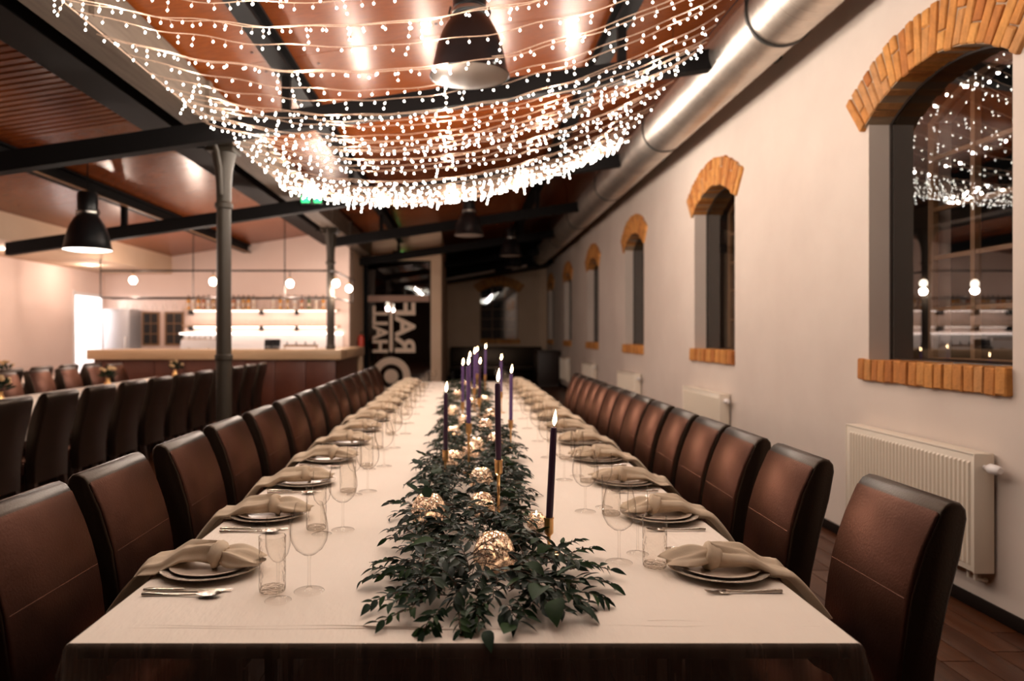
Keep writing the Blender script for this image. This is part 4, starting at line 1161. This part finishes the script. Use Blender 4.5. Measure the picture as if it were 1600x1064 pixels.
t0 = thing('shelf_glass', '', 'glass'); MB().lathe([(.001, 0), (.03, 0), (.035, .005), (.04, .06), (.038, .13)], 14).obj('glass_body', glassm, t0)
for k in range(24):
    put(t0, (-5.7+k*.125, YB-.14, 1.64), 0, 'clear glass, %s from the left on the lower bar shelf' % NTH[k], 'glasses on the lower bar shelf')
# coffee machine, till, fridge, framed cabinet windows
t = thing('coffee_machine', 'white coffee machine with cups on top at the left end of the back bar', 'coffee machine', (-5.4, YB-.55, .92))
MB().box(-.38, .38, .0, .45, .05, .42, .02).obj('body', whitem, t); MB().box(-.2, .22, -.012, .0, .12, .19).obj('black_panel', black, t, smooth=False)
MB().box(-.36, .36, .02, .43, .42, .44).obj('cup_tray', silver, t, smooth=False)
for s in (-1, 1): MB().tube([(s*.2, -.0, .25), (s*.2, -.08, .24), (s*.2, -.12, .22)], .015).obj('group_head', silver, t)
for s in (-1, 1): MB().box(s*.3-.03, s*.3+.03, .05, .4, 0, .05).obj('foot', black, t, smooth=False)
cup = thing('coffee_cup', '', 'cup'); MB().lathe([(.001, 0), (.02, 0), (.034, .02), (.038, .06), (.035, .06), (.03, .02), (.001, .006)], 14).obj('body', whitem, cup)
MB().tube([(.034, 0, .05), (.055, 0, .045), (.052, 0, .02), (.032, 0, .018)], .004, 6).obj('handle', whitem, cup)
for k in range(6): put(cup, (-5.68+k*.11, YB-.35, 1.36), .3*k, 'white cup, %s from the left on top of the coffee machine' % NTH[k], 'cups on the coffee machine')
t = thing('till', 'small dark till on the bar counter in front of the white splashback', 'till', (px(424, 12.3), 12.3, 1.19))
MB().box(-.12, .12, -.02, .12, 0, .04, .005).obj('stand', black, t); MB().box(-.14, .14, .03, .06, .06, .19, .005).xf(Matrix.Rotation(-.25, 4, 'X')).obj('screen', black, t)
MB().box(-.015, .015, .03, .05, .03, .10).obj('neck', black, t, smooth=False)
t = thing('beer_tap', 'row of small dark tap handles on the bar counter beside the till', 'tap', (px(470, 12.3), 12.3, 1.19))
MB().tube([(-.3, 0, .06), (.3, 0, .06)], .02).obj('rail', silver, t)
for k in range(4): MB().tube([(-.24+k*.16, 0, .06), (-.24+k*.16, 0, .13)], [.008, .014]).obj('tap_handle', black, t)
for k in (-1, 1): MB().tube([(k*.28, 0, 0), (k*.28, 0, .06)], .012).obj('leg', silver, t)
t = thing('tall_fridge', 'tall grey steel fridge against the wall left of the back counter', 'fridge', (px(201, 14.9), YB-.52, 0))
MB().box(-.27, .27, 0, .5, .05, 1.97, .01).obj('body', greym, t); MB().box(-.25, .25, -.02, -.001, .1, 1.93, .006).obj('door', greym, t)
MB().tube([(.2, -.05, .9), (.2, -.05, 1.4)], .012).obj('handle', silver, t); MB().box(-.25, .25, .02, .48, 0, .05).obj('plinth', black, t, smooth=False)
for q, (ua, ub) in enumerate(((223, 250), (258, 288))):
    a, b = px(ua, YB), px(ub, YB)
    t = struct(MB().box(0, b-a, -.03, 0, pz(540, YB)-1, pz(487, YB)-1).obj('window_%d' % (8+q), frame_wood, None, (a, YB, 1), smooth=False))
    wd = b-a; z0, z1 = pz(540, YB)-1, pz(487, YB)-1
    for ii in range(2):
        for jj in range(3):
            MB().box(.04+ii*(wd-.06)/2, .02+(ii+1)*(wd-.06)/2, -.036, -.031, z0+.04+jj*(z1-z0-.06)/3, z0+.02+(jj+1)*(z1-z0-.06)/3).obj('pane', Mglass('cab_pane', (.3, .25, .22), (.3, .3, .3), .05, .8, lo=.15) if False else black, t, smooth=False)
# pipe rack above the bar
rk = thing('pipe_rack', 'black pipe rack with globe lamps hanging over the bar counter', 'rack')
z1, z2 = pz(423, 12), pz(465, 12); xa, xb = px(157, 12), -2.22
MB().tube([(xa, 12, z1+.14), (xa, 12, z1), (xb, 12, z1), (xb, 14.2, z1)], .016, 8).obj('top_rail', pipe, rk)
MB().tube([(xa, 12, z2), (xb, 12, z2), (xb, 14.0, z2)], .012, 8).tube([(xa, 12.4, z2), (xb, 12.4, z2)], .012, 8).obj('lower_rail', pipe, rk)
for u in (157, 302, 445):
    X = px(u, 12); zt = 2.73 if X < -6.18 else roof(X)
    MB().tube([(X, 12, z2), (X, 12, zt)], .010, 6).obj('hanger_rod', pipe, rk)
MB().tube([(xb, 14.0, z2), (xb, 14.0, roof(xb))], .010, 6).obj('hanger_rod', pipe, rk)
for q, (u, v, D) in enumerate(((208, 438, 12), (333, 440, 12), (453, 443, 12), (526, 449, 12.2), (545, 456, 13.6))):
    X = px(u, D) if q < 3 else -2.22; z = pz(v, D) if q < 3 else z1-.20
    g = thing('globe_lamp', 'round glowing globe lamp, %s from the left on the pipe rack over the bar' % NTH[q], 'lamp', (X, D, z), 0, 'globe lamps over the bar')
    MB().lathe([(.001, -.065), (.03, -.058), (.055, -.035), (.065, 0), (.055, .035), (.03, .058), (.02, .064)], 18).obj('globe', globem, g)
    MB().lathe([(.02, .06), (.022, .10), (.012, .11), (.001, .11)], 12).obj('socket', brass, g)
    MB().tube([(0, 0, .105), (0, 0, z1-z)], .006, 6).obj('stem', pipe, g)
hg = thing('hanging_glass', '', 'glass')
MB().lathe([(.035, 0), (.034, -.004), (.004, -.01), (.004, -.09), (.03, -.115), (.042, -.15), (.034, -.21)], 14).obj('glass_body', glassm, hg)
for k in range(22):
    put(hg, (xa+.15+k*.172, 12.2, z2-.012), 0, 'stemmed glass hanging upside down, %s from the left in the bar rack' % NTH[k], 'glasses hanging in the bar rack')
# rails that carry the hanging glasses
for k in range(22):
    X = xa+.15+k*.172
    MB().box(X-.034, X-.022, 12.0, 12.4, z2-.016, z2-.008).box(X+.022, X+.034, 12.0, 12.4, z2-.016, z2-.008).obj('glass_runner', pipe, rk, smooth=False)
# lights of the bar
for q, (X, y) in enumerate(((px(208, 12), 12), (px(333, 12), 12), (px(453, 12), 12), (-2.22, 12.2), (-2.22, 13.6))):
    lamp('globe_light', (X, y-.0, z1-.34), PEND_W, (1, .80, .68), .06)
ar('under_shelf_light', (-4.2, YB-.16, 1.60), 7, (1, .86, .78), 3.2, .04)
ar('under_shelf_light_upper', (-4.2, YB-.16, 1.93), 7, (1, .86, .78), 3.2, .04)
# soffit downlights in the side hall
for q, y in enumerate((5.5, 8.0, 10.5, 13.0)):
    t = thing('downlight', 'small round downlight in the low ceiling, %s along the left wall' % ORD[q], 'light', (-6.9, y, 2.73), 0, 'downlights along the left wall')
    MB().lathe([(.001, -.002), (.055, -.002)], 18).obj('lens', Memit('downlight_lens', (1, .85, .72), 6), t)
    MB().lathe([(.055, -.004), (.075, -.006), (.08, 0)], 18).obj('trim_ring', whitem, t)
    l = lamp('downlight_lamp', (-6.9, y, 2.66), 26, (1, .78, .67), .12)
# fire extinguisher by the bar side wall
t = thing('fire_extinguisher', 'small red fire extinguisher on the wall beside the bar', 'extinguisher', (XP+.09, 16.0, 1.0))
MB().lathe([(.001, 0), (.065, 0), (.07, .02), (.07, .36), (.05, .42), (.02, .44), (.001, .44)], 16).obj('cylinder_body', M('red_enamel', (.6, .05, .02), .35), t)
MB().tube([(0, 0, .43), (0, 0, .5), (.05, 0, .5)], .015).obj('valve', black, t)
MB().box(-.09, -.068, -.03, .03, .1, .3).obj('wall_bracket', black, t, smooth=False)

# ------------------------------------------------------------------ far furniture
t = thing('upright_bench', 'dark high-backed bench at the far wall beyond the table', 'bench', (1.1, 22.3, 0))
MB().box(-1.55, 1.4, .25, .45, .1, 1.05, .04).obj('backrest', leather, t); MB().box(-1.55, 1.4, -.3, .25, .3, .48, .04).obj('seat', leather, t)
for s in (-1.5, 1.3): MB().box(s, s+.08, -.28, .4, 0, .3).obj('leg', legwood, t, smooth=False)
t = thing('dark_cabinet', 'tall dark cabinet by the windowed wall at the far end', 'cabinet', (2.35, 19.6, 0))
MB().box(-.3, .3, 0, .9, .06, .95, .01).obj('body', legwood, t); MB().box(-.32, .33, -.02, .92, .95, .99, .005).obj('cabinet_top', legwood, t)
for k in range(2): MB().box(-.315, -.3, .03+k*.44, .43+k*.44, .1, .9, .004).obj('door', leather, t)
MB().box(-.28, .28, .02, .88, 0, .06).obj('plinth', legwood, t, smooth=False)

# ------------------------------------------------------------------ flower vases on the side tables
def bouquet(x, y, label):
    t = thing('flower_vase', label, 'vase', (x, y, .752))
    MB().lathe([(.001, 0), (.03, 0), (.045, .04), (.04, .10), (.022, .14), (.026, .16)], 16).obj('vase', brass, t)
    fo = MB(); r = random.Random(int(y*100))
    for k in range(90):
        a = r.uniform(0, 6.28); e = r.uniform(.1, 1.4); d = Vector((cos(a)*sin(e), sin(a)*sin(e), cos(e)))
        p = Vector((0, 0, .17))+d*r.uniform(.02, .10)
        m = Matrix.Translation(p) @ rot_to(d, r.uniform(-2, 2)); fo.add([m @ Vector(v) for v in GEO[0][0]], GEO[0][1])
    stuff(fo.obj('leaves', leafm, t))
    bl = MB()
    for k in range(10):
        a = r.uniform(0, 6.28); e = r.uniform(.1, 1.2); d = Vector((cos(a)*sin(e), sin(a)*sin(e), cos(e)))*.12+Vector((0, 0, .18))
        bl.lathe([(.001, -.02), (.02, -.008), (.026, .006), (.016, .018), (.001, .02)], 8, tuple(d))
    stuff(bl.obj('blossoms', M('yellow_blossom', (.62, .42, .22), .8), t))
for k, y in enumerate((6.6, 8.6, 10.6)): bouquet(-4.35, y, 'small brass vase with pale flowers, %s on the side hall table' % ORD[k])
bouquet(-6.85, 10.5, 'small brass vase with pale flowers on the table by the left wall')
print('leaves', nleaf[0], 'planks', n_pl, 'bulbs', nind, 'fol', len(fol.v))
